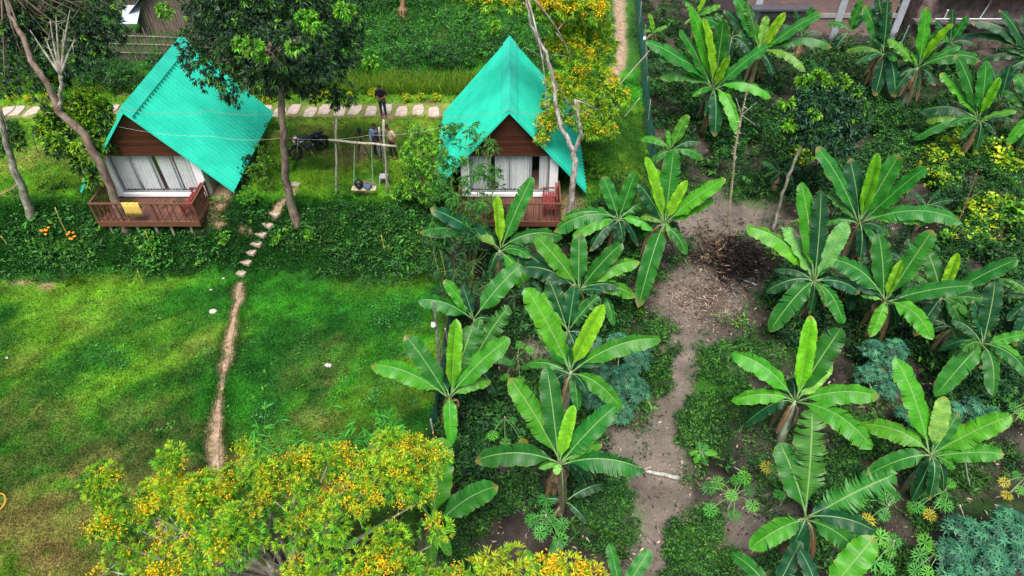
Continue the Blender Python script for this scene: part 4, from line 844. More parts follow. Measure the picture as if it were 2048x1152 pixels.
# ---------------------------------------------------------------- banana plants
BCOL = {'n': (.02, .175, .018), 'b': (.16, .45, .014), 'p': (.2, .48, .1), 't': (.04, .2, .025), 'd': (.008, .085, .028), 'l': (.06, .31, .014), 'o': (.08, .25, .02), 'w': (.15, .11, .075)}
def bleaf(C, tipP, kind, parent, rg, wmul=1.0, bend=None):
    v = tipP - C; L = np.linalg.norm(v); up = np.array([0, 0, 1.0]); horiz = math.hypot(v[0], v[1]) / (L + 1e-6); el = v[2] / L
    if bend is None: bend = .13 + .26 * horiz * (1 - .3 * abs(el))
    if el > .5: bend *= .5
    M = C + v * .5 + up * L * bend * (1.0 if el > -.3 else 1.2)
    K = 34; tt = np.linspace(0, 1, K + 1); pt = ((1 - tt) ** 2)[:, None] * C + (2 * tt * (1 - tt))[:, None] * M + (tt ** 2)[:, None] * tipP
    Tn = nrm(np.gradient(pt, axis=0)); toC = nrm(C0 - C)
    hint = up * .9 + toC * .55 + rg.normal(0, .16, 3)
    S = nrm(np.cross(Tn, hint)); N = nrm(np.cross(S, Tn))
    t0 = .11
    w = float(np.clip(.335 * L, .25, .76)) * wmul * .5 * rg.uniform(.9, 1.1)
    if kind == 'b': w *= .85
    if kind == 'w': w *= .5
    s = np.clip((tt - t0) / (1 - t0), 0, 1); prof = np.clip(1 - np.abs(2 * s - 1) ** 3.6, 0, 1) ** .6 * np.minimum(1, .35 + s * 3.2) * (1 - .1 * s)
    tear = {'t': .55, 'o': .35, 'n': .13, 'd': .2, 'l': .1, 'p': .06, 'b': 0, 'w': .5}[kind] * rg.choice([.7, 1.2, 1.6, 3.2])
    us = (0, .34, .7, 1.0); V = []; UV = []; F = []
    k0 = int(np.argmax(tt >= t0))
    foldb = {'b': .8, 'p': .55}.get(kind, .32)
    ph = rg.uniform(0, 6)
    def vert(k, side, u, dt, sag):
        wl = w * prof[k]; f = (foldb * (1 - .75 * s[k]) if el > .5 or kind in 'p' else foldb - .95 * min(1, s[k] * 2.2)) if kind != 'b' else foldb
        rip = math.sin(k * .75 + ph + side) * .035 * u * u * (w / .3) * (1.6 if kind == 't' else 1) * (prof[k] > .05)
        edge = 1 + (.05 * math.sin(k * 1.9 + ph * 2 + side * 2)) * (u > .9)
        c = math.cos(f * .9); a = wl * u * edge
        p = pt[k] + S[k] * side * a * (c if kind == 'b' else 1 - .08 * u) + N[k] * (a * f * (1 - .55 * u) * (1.5 if kind == 'b' else 1) + rip - .16 * a * u * (kind not in 'bp')) + Tn[k] * dt * u * w - up * sag * u * w
        V.append(p); UV.append((side * u, s[k])); return len(V) - 1
    for side in (-1, 1):
        prev = [vert(k0, side, u, 0, 0) for u in us]; sag = 0; slant = .18
        for k in range(k0, K):
            cur = [vert(k + 1, side, u, slant * u, sag) for u in us]
            for j in range(3): F.append((prev[j], prev[j + 1], cur[j + 1], cur[j]) if side > 0 else (prev[j], cur[j], cur[j + 1], prev[j + 1]))
            if rg.random() < tear and .06 < s[k + 1] < .96:
                g = rg.uniform(.06, .2) * (1.6 if kind == 't' else 1); sag2 = rg.uniform(0, .45 if kind == 't' else .2)
                nc = [cur[0]] + [vert(k + 1, side, u, slant * u + g * (u - .2) , sag2) for u in us[1:]]; prev = nc; sag = sag2
            else: prev = cur; sag *= .8
    V = np.array(V); UV = np.array(UV); F = np.array(F)
    o = fastmesh('leaf', V, F, M_BAN, parent, uv=UV, smooth=True)
    c = np.array(BCOL[kind]) * rg.uniform(.78, 1.25) * np.array([rg.uniform(.8, 1.35), 1, rg.uniform(.8, 1.3)]); o.color = (*[float(q) for q in c], 1)
    # midrib and petiole
    m = MB(); ks = list(range(0, K - 2, 3)); m.tube([pt[k] - N[k] * .012 for k in ks], [.03 * (1 - .8 * tt[k]) * (.7 + .3 * L / 2.5) for k in ks], 6); rb = m.build('petiole', M_PETI, o, True)
    rb.location = (0, 0, 0)
    if kind == 'o':
        pass
    return o
M_BROWNLEAF = simple('withered_leaf', (.25, .15, .08), .95, 0, .45, 6, .5); M_BROWND = simple('withered_dark', (.1, .06, .04), .95, 0, .4, 6, .5)
nb = 0
def banana(crown, hc, lv, label, dead=2, tr=.12, sh=0, wm=1.0):
    global nb; nb += 1; rg = np.random.default_rng(1000 + nb)
    C = G(crown[0], crown[1], hc); bx_, by_ = C[0] + rg.uniform(-.12, .12), C[1] + rg.uniform(-.1, .15); bz = float(TG(bx_, by_)); B = np.array([bx_, by_, bz])
    e = empty('banana_plant', B, label, 'banana plant', 'banana plants in the garden plot')
    m = MB(); mid = (B + C) / 2 + [rg.uniform(-.06, .06), .03, 0]; m.tube([B - [0, 0, .15], B + (mid - B) * .5, mid, C - (C - mid) * .35, C + [0, 0, .03]], [tr * 1.35, tr * 1.15, tr, tr * .8, tr * .45], 9, squash=.95)
    jitter(m, .006, nb); m.build('trunk', M_STEMG if rg.random() < .6 or dead == 0 else M_STEM, e, True)
    for (tx, ty, kind, *rest) in lv:
        d = raydir(tx, ty); d = d / np.linalg.norm(d); tc = (C - C0) @ d; Pc = C0 + d * tc; Lp = np.linalg.norm(Pc - C); ang = math.atan2(-(ty - crown[1]), tx - crown[0])
        up_ = math.sin(ang); sh_ = rest[0] if rest else (.25 if up_ > .5 else (.05 if up_ > -.35 else .3))
        tip = Pc - d * Lp * sh_
        gz = float(T(tip[0], tip[1])) + .12
        if tip[2] < gz: tip = Wz(tx, ty, gz)
        st = C + np.array([rg.uniform(-.04, .04), rg.uniform(-.04, .04), rg.uniform(-.12, .05)])
        bleaf(st, tip, kind, e, rg, wm)
    dense = (crown[0] > 1600 and crown[1] < 720) or crown[1] < 300 or (crown[0] < 1260 and crown[1] < 780)
    if dense and hc > 1.7:
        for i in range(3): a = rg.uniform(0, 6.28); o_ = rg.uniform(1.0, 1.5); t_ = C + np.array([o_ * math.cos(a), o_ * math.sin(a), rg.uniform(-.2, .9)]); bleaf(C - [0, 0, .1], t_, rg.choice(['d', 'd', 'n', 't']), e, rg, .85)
    for i in range(dead + (1 if hc > 1.8 else 0)):      # withered whole leaves drooping against the stem
        a = rg.uniform(0, 6.28); ln = hc * rg.uniform(.45, .8); o_ = rg.uniform(.3, .75); t_ = C + np.array([o_ * math.cos(a), o_ * math.sin(a), -ln]); bleaf(C - [0, 0, .12], t_, 'w', e, rg, .9, .55).name = 'withered_leaf'
    if hc > 1.7:
        for i in range(3): a = rg.uniform(0, 6.28); o_ = rg.uniform(.8, 1.25); t_ = C + np.array([o_ * math.cos(a), o_ * math.sin(a) + .3, -hc * rg.uniform(.3, .62)]); bleaf(C - [0, 0, .08], t_, 'd', e, rg, .9, .5)
    for i in range(dead):                               # withered sheaths hanging along the stem
        a = rg.uniform(0, 6.28); s0 = C - [0, 0, rg.uniform(.05, .3)]; ln = min(hc * .8, rg.uniform(.5, 1.3)); out = .28
        pts = [s0, s0 + [out * .7 * math.cos(a), out * .7 * math.sin(a), -.05], s0 + [out * math.cos(a), out * math.sin(a), -ln * .5], s0 + [out * .8 * math.cos(a), out * .8 * math.sin(a), -ln]]
        m = MB(); m.tube(pts, [.02, .06, .1, .03], 6, squash=.35); jitter(m, .012, i); m.build('withered_leaf', M_BROWNLEAF if rg.random() < .5 else M_BROWND, e)
    return e
banana((900, 795), 2.2, [(745, 730, 'l'), (812, 672, 'n'), (912, 641, 'b', .3), (1016, 679, 'l'), (980, 763, 'l'), (903, 888, 'l'), (945, 655, 'n')], 'bright banana plant leftmost in the plot, its long leaf reaching out over the lawn')
banana((948, 637), 1.3, [(839, 600, 'n'), (890, 562, 'l'), (1040, 532, 'n'), (925, 572, 'd'), (985, 640, 'd')], 'small banana plant with two leaves pointing left, above the white post lamp', 1, .07)
banana((945, 722), 1.2, [(1016, 614, 't'), (903, 650, 'd'), (1030, 725, 'n'), (993, 790, 'd'), (885, 700, 'd'), (1000, 690, 'd'), (960, 640, 'n')], 'dark banana plant with a shredded brown-edged leaf, right of the white post lamp', 3, .09)
banana((1000, 500), 2.0, [(864, 418, 'd'), (842, 464, 'n'), (922, 454, 'p'), (992, 392, 'b', .3), (1064, 356, 'n', .25), (1122, 473, 'n'), (1061, 594, 'l', .2), (1100, 545, 'd')], 'tall banana plant with one yellow-green upright leaf in front of the right cabin')
banana((1158, 578), 1.9, [(1073, 475, 'l'), (1158, 470, 'n'), (1242, 488, 'n'), (1277, 523, 'l'), (1269, 592, 'l'), (1045, 535, 'd'), (1200, 600, 'n')], 'banana plant with broad leaves fanned to the right, right of the long drooping leaf')
banana((1136, 662), 1.7, [(1082, 590, 'l'), (1098, 560, 'd'), (1196, 592, 't'), (1150, 570, 'd'), (1160, 735, 'd'), (1190, 680, 'd')], 'banana plant with a tattered upright leaf in the middle of the left cluster', 3)
banana((1142, 745), 2.6, [(1052, 577, 'l', .3), (1074, 630, 'n', .3), (1206, 612, 'b', .35), (1318, 678, 'l'), (1242, 816, 'l'), (1156, 820, 'n', .3), (1100, 740, 'd'), (1240, 700, 'd')], 'tall banana plant with glowing rolled leaf, left of the big bluish cassava bush')
banana((1120, 926), 2.5, [(1021, 758, 'l', .3), (1094, 738, 'n', .3), (1147, 813, 'b', .35), (1232, 811, 'n'), (1202, 888, 'l'), (953, 920, 'n'), (1286, 938, 'n'), (1078, 935, 'l'), (1112, 948, 'p')], 'large banana plant low in the middle, one leaf pointing at the fallen log')
banana((1131, 1003), .8, [(1074, 1002, 'd'), (1206, 968, 'd'), (1174, 1046, 'd'), (1124, 952, 'o')], 'knee-high young banana plant directly below the large one near the fallen log', 1, .07)
banana((868, 1052), 1.5, [(992, 973, 'n'), (884, 880, 'l'), (745, 888, 'n'), (860, 1130, 'l'), (900, 1110, 'l')], 'banana plant half hidden by the big flowering treetop, one shredded leaf pointing right', 1, wm=1.15)
banana((1245, 1190), 1.6, [(1219, 1089, 'n', .2), (1299, 1102, 'n', .2), (1180, 1200, 'd')], 'banana plant cut by the bottom edge, two leaf tips showing between flowers and trail', 0)
banana((1092, 1180), 1.4, [(1050, 1102, 'l', .2), (1118, 1078, 'n', .2), (1160, 1150, 'l')], 'banana plant cut by the bottom edge behind the small patch of orange flowers', 0)
banana((1590, 802), 2.3, [(1468, 707, 'l'), (1465, 801, 'l'), (1621, 634, 'b', .3), (1680, 659, 'n'), (1661, 728, 'p'), (1754, 792, 'l'), (1742, 892, 'l')], 'well spaced banana plant with one glowing upright leaf on bare soil, right of centre', 1)
banana((1612, 1035), 2.4, [(1561, 890, 'n', .3), (1624, 822, 't', .3), (1791, 948, 't'), (1502, 1094, 'l', .35), (1717, 1105, 'n', .35), (1698, 1000, 'd'), (1750, 1062, 'd')], 'banana plant at the bottom with a comb-like shredded upright leaf', 2, wm=1.15)
banana((1548, 1185), 1.4, [(1464, 1108, 'n'), (1600, 1085, 'd'), (1590, 1150, 'n')], 'banana plant cut by the bottom edge, left of the shredded-leaf plant base', 1)
banana((1645, 1200), 2.0, [(1745, 1078, 'l', .2), (1600, 1100, 'd'), (1720, 1180, 'd')], 'banana plant cut by the bottom edge, broad leaf beside yellow papaya leaves', 1, wm=1.2)
banana((1862, 908), 2.2, [(1793, 718, 'l', .3), (1722, 848, 'l'), (1735, 950, 'n'), (2005, 907, 'l'), (1908, 938, 'l', .3), (1930, 902, 'l'), (1887, 795, 'p', .35), (2018, 832, 'l'), (1915, 830, 'n')], 'airy banana plant with thin pale stems near the right edge', 0, .09)
banana((1629, 560), 2.3, [(1496, 454, 'l'), (1603, 367, 'l', .3), (1642, 382, 'd', .3), (1693, 448, 'p'), (1566, 455, 'p'), (1533, 582, 'd'), (1541, 660, 'n', .35), (1686, 645, 'n', .35), (1718, 585, 'd'), (1660, 500, 'n')], 'big banana plant with pale folded leaves just right of the burnt patch')
banana((1720, 446), 2.3, [(1635, 296, 'n', .3), (1755, 308, 'b', .35), (1797, 312, 'n', .3), (1850, 336, 'n'), (1922, 444, 'n'), (1657, 390, 't'), (1650, 447, 'n'), (1700, 320, 'd'), (1860, 440, 'l'), (1720, 520, 'd')], 'dense banana plant with one bright leaf, rear of the right cluster')
banana((1770, 603), 2.3, [(1758, 470, 'n', .3), (1804, 522, 'b', .35), (1864, 462, 'n'), (1660, 518, 'n'), (1741, 672, 'l', .35), (1722, 590, 'l'), (1864, 676, 'l', .3), (1944, 572, 'n'), (1745, 520, 'd'), (1670, 560, 'd')], 'banana plant with a half-open yellow-green leaf in the centre of the right cluster')
banana((1883, 596), 2.2, [(1915, 508, 'b', .35), (2032, 520, 'n'), (1852, 498, 'n'), (1942, 634, 'l'), (1981, 606, 'n'), (1926, 665, 'n', .3), (1830, 670, 'd'), (1800, 560, 'd')], 'banana plant with a rounded yellowish rolled leaf, right part of the right cluster')
banana((1966, 688), 2.3, [(1990, 565, 'd', .3), (1948, 602, 'd'), (2052, 668, 'l'), (1872, 790, 'n', .3), (1986, 790, 'n', .3), (2056, 752, 'n', .3), (2040, 720, 'l'), (1905, 640, 'd')], 'dark broad-leaved banana plant at the right edge, level with the cassava bush')
banana((1428, 178), 2.6, [(1293, 83, 'n'), (1319, 114, 'n'), (1321, 155, 'l'), (1361, 61, 'n', .3), (1383, 18, 'l', .3), (1406, 38, 'b', .35), (1447, 43, 'n', .3), (1458, 112, 'b', .5), (1535, 92, 'n'), (1385, 192, 'l'), (1541, 194, 'l'), (1478, 268, 'l', .35), (1430, 270, 'd', .3)], 'large many-leaved banana plant just right of the net fence at the top', 4, .16)
banana((1519, 105), 2.4, [(1472, -5, 'n', .3), (1494, 6, 't', .3), (1533, 33, 'p'), (1570, 27, 'b'), (1580, 66, 'l'), (1643, 27, 'n'), (1662, 93, 'n'), (1611, 140, 'o'), (1587, 112, 'd'), (1450, 20, 'd'), (1545, 150, 'd')], 'banana plant with an orange-tipped dying leaf in front of the brick wall', 3)
banana((1342, 300), 1.5, [(1283, 278, 'l'), (1375, 230, 'l', .3), (1335, 262, 'l'), (1378, 310, 'n'), (1400, 285, 'd'), (1300, 330, 'n'), (1405, 318, 'n')], 'small fresh green banana plant beside the net fence, left of the bare cane', 1, .08)
banana((1329, 448), 2.3, [(1279, 369, 'd', .3), (1291, 316, 'b', .3), (1347, 300, 'n', .3), (1374, 363, 'b', .35), (1449, 358, 'l'), (1424, 399, 'l'), (1282, 434, 'o'), (1346, 482, 'l', .3), (1373, 507, 'n', .3), (1277, 612, 'n', .4), (1310, 340, 'l', .3)], 'tall banana plant left of the bare ground with a very long hanging leaf')
banana((1236, 438), 2.0, [(1206, 354, 'n', .3), (1270, 347, 'n', .3), (1304, 459, 'l'), (1110, 460, 'n'), (1148, 474, 'l'), (1126, 437, 'n'), (1180, 500, 'd'), (1235, 500, 'd')], 'banana plant right of the flowering tree trunk with two upright dark leaves')
banana((1836, 135), 2.4, [(1853, 16, 'l', .3), (1906, 50, 'b', .35), (1919, 93, 'n'), (1959, 120, 'n'), (1823, 103, 'l'), (1777, 80, 'o'), (1880, 60, 'n'), (1800, 150, 'd'), (1790, 110, 'd'), (1870, 170, 'd')], 'banana plant with dry hanging stalks below the concrete ledge', 5)
banana((1767, 108), 2.3, [(1757, -5, 'd', .3), (1775, 0, 'd', .3), (1738, 46, 'd'), (1695, 102, 'o'), (1730, 14, 'n', .3), (1711, 126, 'n'), (1790, 192, 'd', .3), (1750, 190, 'd', .3), (1780, 130, 'l')], 'banana plant with brown-edged leaves against the right end of the brick wall', 5)
banana((1958, 240), 2.3, [(1882, 148, 'l'), (1913, 111, 'n', .3), (1972, 124, 'n', .3), (1999, 156, 'b', .35), (1842, 222, 'd'), (1829, 278, 'n'), (2032, 222, 'l'), (1920, 277, 'n', .3), (1990, 268, 'd', .3), (1855, 240, 'o')], 'fan-shaped banana plant on the right, with one curled pale leaf, above the yellow vines')
banana((2062, 120), 2.4, [(1946, 44, 'd'), (1918, 72, 'd'), (2000, 20, 'd'), (1958, 120, 'd'), (2010, 60, 'd'), (1990, 160, 'd'), (2050, 20, 'd')], 'dark bluish banana plant at the top right edge')
banana((2068, 232), 2.2, [(2006, 182, 'n'), (2034, 150, 'n', .3), (2016, 288, 'l'), (2042, 165, 'd', .3), (2070, 150, 'n')], 'banana plant cut by the right edge beside the fan-shaped one', 1)
banana((1392, 34), 1.8, [(1418, -12, 'b'), (1372, 5, 'l'), (1440, 12, 'l'), (1368, 48, 'o'), (1402, 62, 'o')], 'banana plant at the top edge with brown arching stalks', 3)
banana((1306, 66), 1.1, [(1298, 28, 'b'), (1318, 56, 'l'), (1334, 52, 'o'), (1290, 62, 'l')], 'little banana plant with yellow-green leaf by the lamps on the net fence', 1, .05)
banana((1698, 64), 1.3, [(1654, 48, 'n'), (1722, 2, 'n', .3), (1712, 55, 'l'), (1664, 108, 'd'), (1740, 20, 'd'), (1670, 80, 'd')], 'banana plant standing close against the brick wall right of its pale column', 1, .08)
banana((1818, 12), 1.8, [(1790, -20, 'b'), (1800, 25, 'b'), (1870, 25, 'd'), (1850, -10, 'n'), (1770, 20, 'n'), (1880, 30, 'd')], 'banana plant at the top edge between brick wall and concrete ledge', 2)
banana((1400, 905), .5, [(1378, 906, 'l'), (1398, 884, 'n'), (1434, 908, 'l'), (1412, 930, 'n'), (1390, 925, 'l'), (1414, 890, 'n')], 'tiny star-shaped banana seedling on bare soil left of the tall banana stem', 0, .03)
banana((1030, 590), 1.0, [(1000, 560, 'd'), (1070, 560, 'd'), (1080, 610, 'd'), (1010, 625, 'd')], 'small dark banana plant in shade below the yellow-green upright leaf', 2, .07)
def ring(c, r, n, kinds, seed):
    q = random.Random(seed); return [(c[0] + r * q.uniform(.75, 1.15) * math.cos(a), c[1] - r * q.uniform(.7, 1.1) * math.sin(a) * .9, q.choice(kinds)) for a in [k * 6.283 / n + q.uniform(-.3, .3) for k in range(n)]]
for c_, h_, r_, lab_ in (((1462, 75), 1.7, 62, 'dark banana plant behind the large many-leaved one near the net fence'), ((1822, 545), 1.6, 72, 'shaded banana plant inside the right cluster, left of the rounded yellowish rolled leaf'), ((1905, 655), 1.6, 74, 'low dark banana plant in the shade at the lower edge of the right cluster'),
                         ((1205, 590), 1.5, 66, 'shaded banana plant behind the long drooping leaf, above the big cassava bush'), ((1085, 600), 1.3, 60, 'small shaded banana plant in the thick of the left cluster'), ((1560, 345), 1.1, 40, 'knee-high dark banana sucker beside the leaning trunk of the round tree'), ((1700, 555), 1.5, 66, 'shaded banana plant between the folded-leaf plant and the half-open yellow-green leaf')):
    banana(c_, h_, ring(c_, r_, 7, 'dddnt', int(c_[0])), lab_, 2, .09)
banana((1602, 72), 1.5, [(1560, 50, 'd'), (1590, 20, 'd', .3), (1625, 15, 'n', .3), (1640, 65, 'd'), (1570, 100, 'd'), (1630, 105, 'd')], 'dark banana plant pressed against the brick wall left of its pale column', 2, .08)
banana((1900, 85), 1.8, [(1870, 40, 'd', .3), (1905, 20, 'd', .3), (1935, 35, 'n', .3), (1950, 90, 'd'), (1860, 95, 'd'), (1880, 130, 'd'), (1925, 140, 'd')], 'shaded banana plant below the right end of the concrete ledge', 2, .09)
banana((2000, 205), 1.9, [(1960, 175, 'd'), (1985, 140, 'd', .3), (2020, 130, 'd', .3), (2045, 190, 'd'), (1965, 230, 'd'), (2020, 250, 'd')], 'dark banana plant squeezed between the fan-shaped one and the right edge', 2, .1)
banana((1640, 90 + 70), 1.3, [(1600, 150, 'd'), (1625, 120, 'n', .3), (1655, 115, 'd', .3), (1680, 155, 'n'), (1620, 190, 'd')], 'young banana plant directly above the lime-topped round tree', 1, .07)
banana((1855, 410), 1.6, [(1880, 380, 'd'), (1905, 400, 'd'), (1830, 385, 'd'), (1900, 430, 'd')], 'small bluish banana plant between the right cluster and the yellow vines', 1, .07)
banana((2068, 600), 1.8, [(2010, 590, 'd'), (2000, 560, 'n'), (2030, 560, 'd'), (2015, 640, 'd'), (2030, 690, 'd')], 'banana plant cut by the right edge above the dark broad-leaved one', 1)

# ---------------------------------------------------------------- leafy trees and shrubs
GATE = .38
def spray(C_, r, n, size, per=9, shell=.62, flat=1.0, droop=.5, out=.9, young=.0, pals=None, ratio=.34, probs=None, ypal=LITE, yup=.2):
    """n leaf whorls in the ellipsoid round C_; returns leaf arrays"""
    u = unit(n); rr = (shell + (1 - shell) * rng.random(n) ** .6) * np.where(rng.random(n) < .25, rng.random(n), 1); W = np.array(C_) + u * rr[:, None] * r * np.array([1, 1, flat])
    gate = vn(W[:, 0] * 1.3 + W[:, 2], W[:, 1] * 1.3 - W[:, 2] * .8, .62, 17) + .25 * rng.random(n) > GATE; W = W[gate]; u = u[gate]; n = len(W)
    yy = (rng.random(n) < young * (1 + u[:, 2])) ; colw = pal(n, pals, probs, .22)
    colw[yy] = pal(yy.sum(), ypal, None, .15)
    P = np.repeat(W, per, 0); d = unit(n * per) * .8 + np.repeat(u, per, 0) * out; d[:, 2] -= droop * rng.random(n * per); d = nrm(d)
    P = P + d * size * .15; c = np.repeat(colw, per, 0) * (1 + rng.normal(0, .15, (n * per, 1))); return P, d, size * rng.uniform(.6, 1.25, n * per), np.clip(c, .003, 1), W
def crown_from(blobs, pals, size, dens, parent, name='crown', mat=None, ratio=.34, per=9, flat=.8, young=.1, droop=.5, probs=None, ypal=LITE, shell=.6):
    Ps = []; Ds = []; Ls = []; Cs = []; Ws = []
    for (c, r) in blobs:
        n = max(6, int(dens * r * r)); p, d, l, cc, W = spray(c, r, n, size, per, shell, flat, droop, .9, young, pals, ratio, probs, ypal); Ps.append(p); Ds.append(d); Ls.append(l); Cs.append(cc); Ws.append(W)
    leaves(name, np.concatenate(Ps), np.concatenate(Ds), np.concatenate(Ls), ratio, np.concatenate(Cs), mat or M_LEAF, parent); return np.concatenate(Ws)
def limbs(parent, trunk, radii, targets, mat, lr=.05, name='trunk', seed=0, wig=.12):
    r_ = np.random.default_rng(seed); m = MB(); tr = [np.array(p, float) for p in trunk]; P = []; Rr = []
    for i in range(len(tr) - 1):
        for t_ in np.linspace(0, 1, 6)[:-1]: P.append(tr[i] + (tr[i + 1] - tr[i]) * t_ + r_.normal(0, .02, 3) * (i + t_ > 0)); Rr.append(radii[i] + (radii[i + 1] - radii[i]) * t_)
    P.append(tr[-1]); Rr.append(radii[-1]); m.tube(P, Rr, 9); jitter(m, .008, seed)
    for c in targets:
        c = np.array(c, float); cand = [p for p in P[len(P) // 3:]]; k = int(np.argmin([np.linalg.norm(p - c) - .3 * i for i, p in enumerate(cand)])); s = cand[k]; L = np.linalg.norm(c - s)
        mid = (s + c) / 2 + [r_.normal(0, wig * L), r_.normal(0, wig * L), L * .06]; b = [(1 - t_) ** 2 * s + 2 * t_ * (1 - t_) * mid + t_ ** 2 * c for t_ in np.linspace(0, 1, 7)]
        r0 = min(radii[-1] * .9, lr * (.6 + L * .25)); m.tube(b, list(np.linspace(r0, .012, 7)), 6)
        for q in range(3):
            f = b[3 + q]; m.tube([f, f + r_.normal(0, .22, 3) * (1 + L * .15) + [0, 0, .2]], [.014, .005], 4)
    return m.build(name, mat, parent, True)
def B_(lst): return [(Wz(px, py, z), r) for (px, py, z, r) in lst]
MANGO = DKG; mp_ = [.4, .35, .2, .05]
# dark mango-like tree over the left cabin
tb = GG(596, 446); e = empty('mango_tree', tb, 'large dark leafy tree overhanging the left cabin roof, reddish bare trunk beside the steps', 'tree')
TR = [tb - [0, 0, .3], Wy(582, 408, tb[1] + .05), Wy(570, 340, tb[1] + .1), Wy(567, 260, tb[1] + .1), Wy(561, 180, tb[1] + .3), Wy(552, 110, tb[1] + .8)]
bl_ = B_([(560, 95, 7.0, 1.0), (560, 150, 5.9, .7), (520, 160, 5.6, .7), (600, 165, 5.5, .6), (620, 130, 6, .9), (500, 80, 6.6, 1.1), (435, 20, 6.6, 1.3), (470, 60, 6.6, 1.5), (540, 30, 7, 1.5), (610, 60, 6.4, 1.4), (660, 20, 6.4, 1.3), (392, 92, 5.7, .85), (430, 130, 5.4, 1.1), (470, 165, 5.0, .75), (520, 120, 5.6, 1.2), (590, 120, 5.6, 1.1), (650, 130, 5.2, 1.0),
          (690, 100, 5.0, .7), (640, 178, 4.6, .6), (675, 200, 4.2, .45), (697, 185, 4.5, .5), (500, 0, 7.4, 1.5), (440, 0, 7.4, 1.4), (585, 0, 7.2, 1.4), (560, 165, 4.9, .7), (700, 60, 5.6, .7), (460, 190, 4.6, .35), (475, 205, 4.35, .2)])
limbs(e, TR, [.24, .17, .14, .13, .12, .1], [b[0] for b in bl_[:16]], M_BARK, .07, seed=2)
crown_from(bl_, MANGO, .19, 215, e, mat=M_GLOSS, probs=[.3, .37, .24, .09], young=.06, ypal=[(.06, .22, .02), (.12, .34, .02)], ratio=.3, shell=.45)
crown_from(B_([(505, 95, 7.6, .28), (480, 85, 7.5, .22), (520, 110, 7.3, .2), (615, 40, 7.9, .35), (690, 20, 7.6, .3), (590, 95, 7.6, .2), (330, 20, 7.2, .25)]), [(.1, .34, .02), (.16, .42, .02)], .17, 420, e, 'young_leaves', M_LEAF, .38, young=.2)
# leftmost leaning tree through the deck
tb = GG(252, 462); e = empty('mottled_tree', tb, 'tree with mottled trunk rising through the left deck, fanning bare limbs at the top left', 'tree')
TR = [tb - [0, 0, .2], Wy(228, 395, 22.3), Wy(205, 335, 22.35), Wy(168, 270, 22.6), Wy(118, 222, 22.8), Wy(92, 162, 23), Wy(62, 122, 23.2), Wy(50, 85, 23.6), Wy(20, 30, 24.2), Wy(2, -40, 24.6)]
bl_ = B_([(50, 60, 6.6, .9), (160, 60, 6.2, .9), (0, 40, 7, 1), (140, 120, 5.4, .7), (228, 62, 5.8, .6), (60, 110, 5.8, .7), (10, 170, 5, .5), (90, 190, 4.6, .45), (20, 20, 7.2, 1.1), (70, 30, 6.8, 1.1), (150, 20, 6.6, 1.2), (195, 40, 6.4, .9), (205, 80, 5.8, .7), (20, 70, 6.2, .8), (120, 70, 6.2, .8), (180, 100, 5.6, .7), (60, 150, 5.2, .6), (100, -10, 7.2, 1.1), (190, -10, 7, 1.1), (15, 125, 5.4, .6)])
lo_ = B_([(135, 235, 3.5, .5), (175, 245, 3.3, .5), (205, 225, 3.6, .35), (110, 270, 3.0, .4), (180, 315, 2.4, .4), (215, 290, 2.6, .3), (120, 130, 4.6, .28), (120, 160, 4.4, .3), (170, 200, 3.9, .5), (190, 215, 3.7, .5), (140, 215, 3.6, .4), (150, 250, 3.2, .55), (100, 240, 3.4, .5), (170, 290, 2.8, .5), (120, 290, 2.9, .5), (90, 260, 3.2, .35), (200, 255, 3.1, .4), (165, 330, 2.1, .35), (185, 360, 1.6, .25)])
limbs(e, TR, [.2, .17, .16, .15, .13, .11, .1, .09, .07, .05], [b[0] for b in bl_], M_BARK, .045, seed=3, wig=.08)
t2 = [Wy(118, 222, 22.8), Wy(122, 190, 22.9), Wy(122, 150, 23.0)]; limbs(e, t2, [.08, .075, .07], [Wy(60, 60, 24), Wy(100, 40, 23.6), Wy(112, 30, 23.6), Wy(128, 60, 23.5), Wy(150, 78, 23.2), Wy(140, 20, 23.8), Wy(90, 75, 23.4)], M_BARKG, .06, 'limb', 5, .03)
crown_from(bl_, MANGO, .19, 150, e, mat=M_GLOSS, probs=[.25, .35, .27, .13], young=.06, ratio=.32)
crown_from(lo_, DKG[1:] + [(.08, .2, .02)], .2, 480, e, 'lower_leaves', M_LEAF, .42, young=.32, ypal=[(.16, .4, .02), (.25, .42, .02)])
# leftmost pollard with a leafy ball
tb = GG(62, 437); e = empty('pollard_tree', tb, 'small pollarded tree with a leafy ball head at the left edge', 'tree')
limbs(e, [tb - [0, 0, .2], Wy(45, 380, tb[1] + .05), Wy(20, 310, tb[1] + .1), Wy(10, 270, tb[1] + .1), Wy(-2, 215, tb[1] + .2)], [.2, .15, .12, .11, .1], [Wy(15, 260, tb[1])], M_BARKG, .05, seed=6)
crown_from(B_([(12, 265, 2.9, .55), (20, 285, 2.6, .5), (0, 290, 2.5, .5), (25, 260, 3.0, .4)]), [(.02, .09, .015), (.04, .15, .02)], .12, 520, e, young=.05)
M_BARKW = bark_mat('lichen_bark', (.13, .1, .085), (.6, .57, .54), (.22, .17, .15), 8)
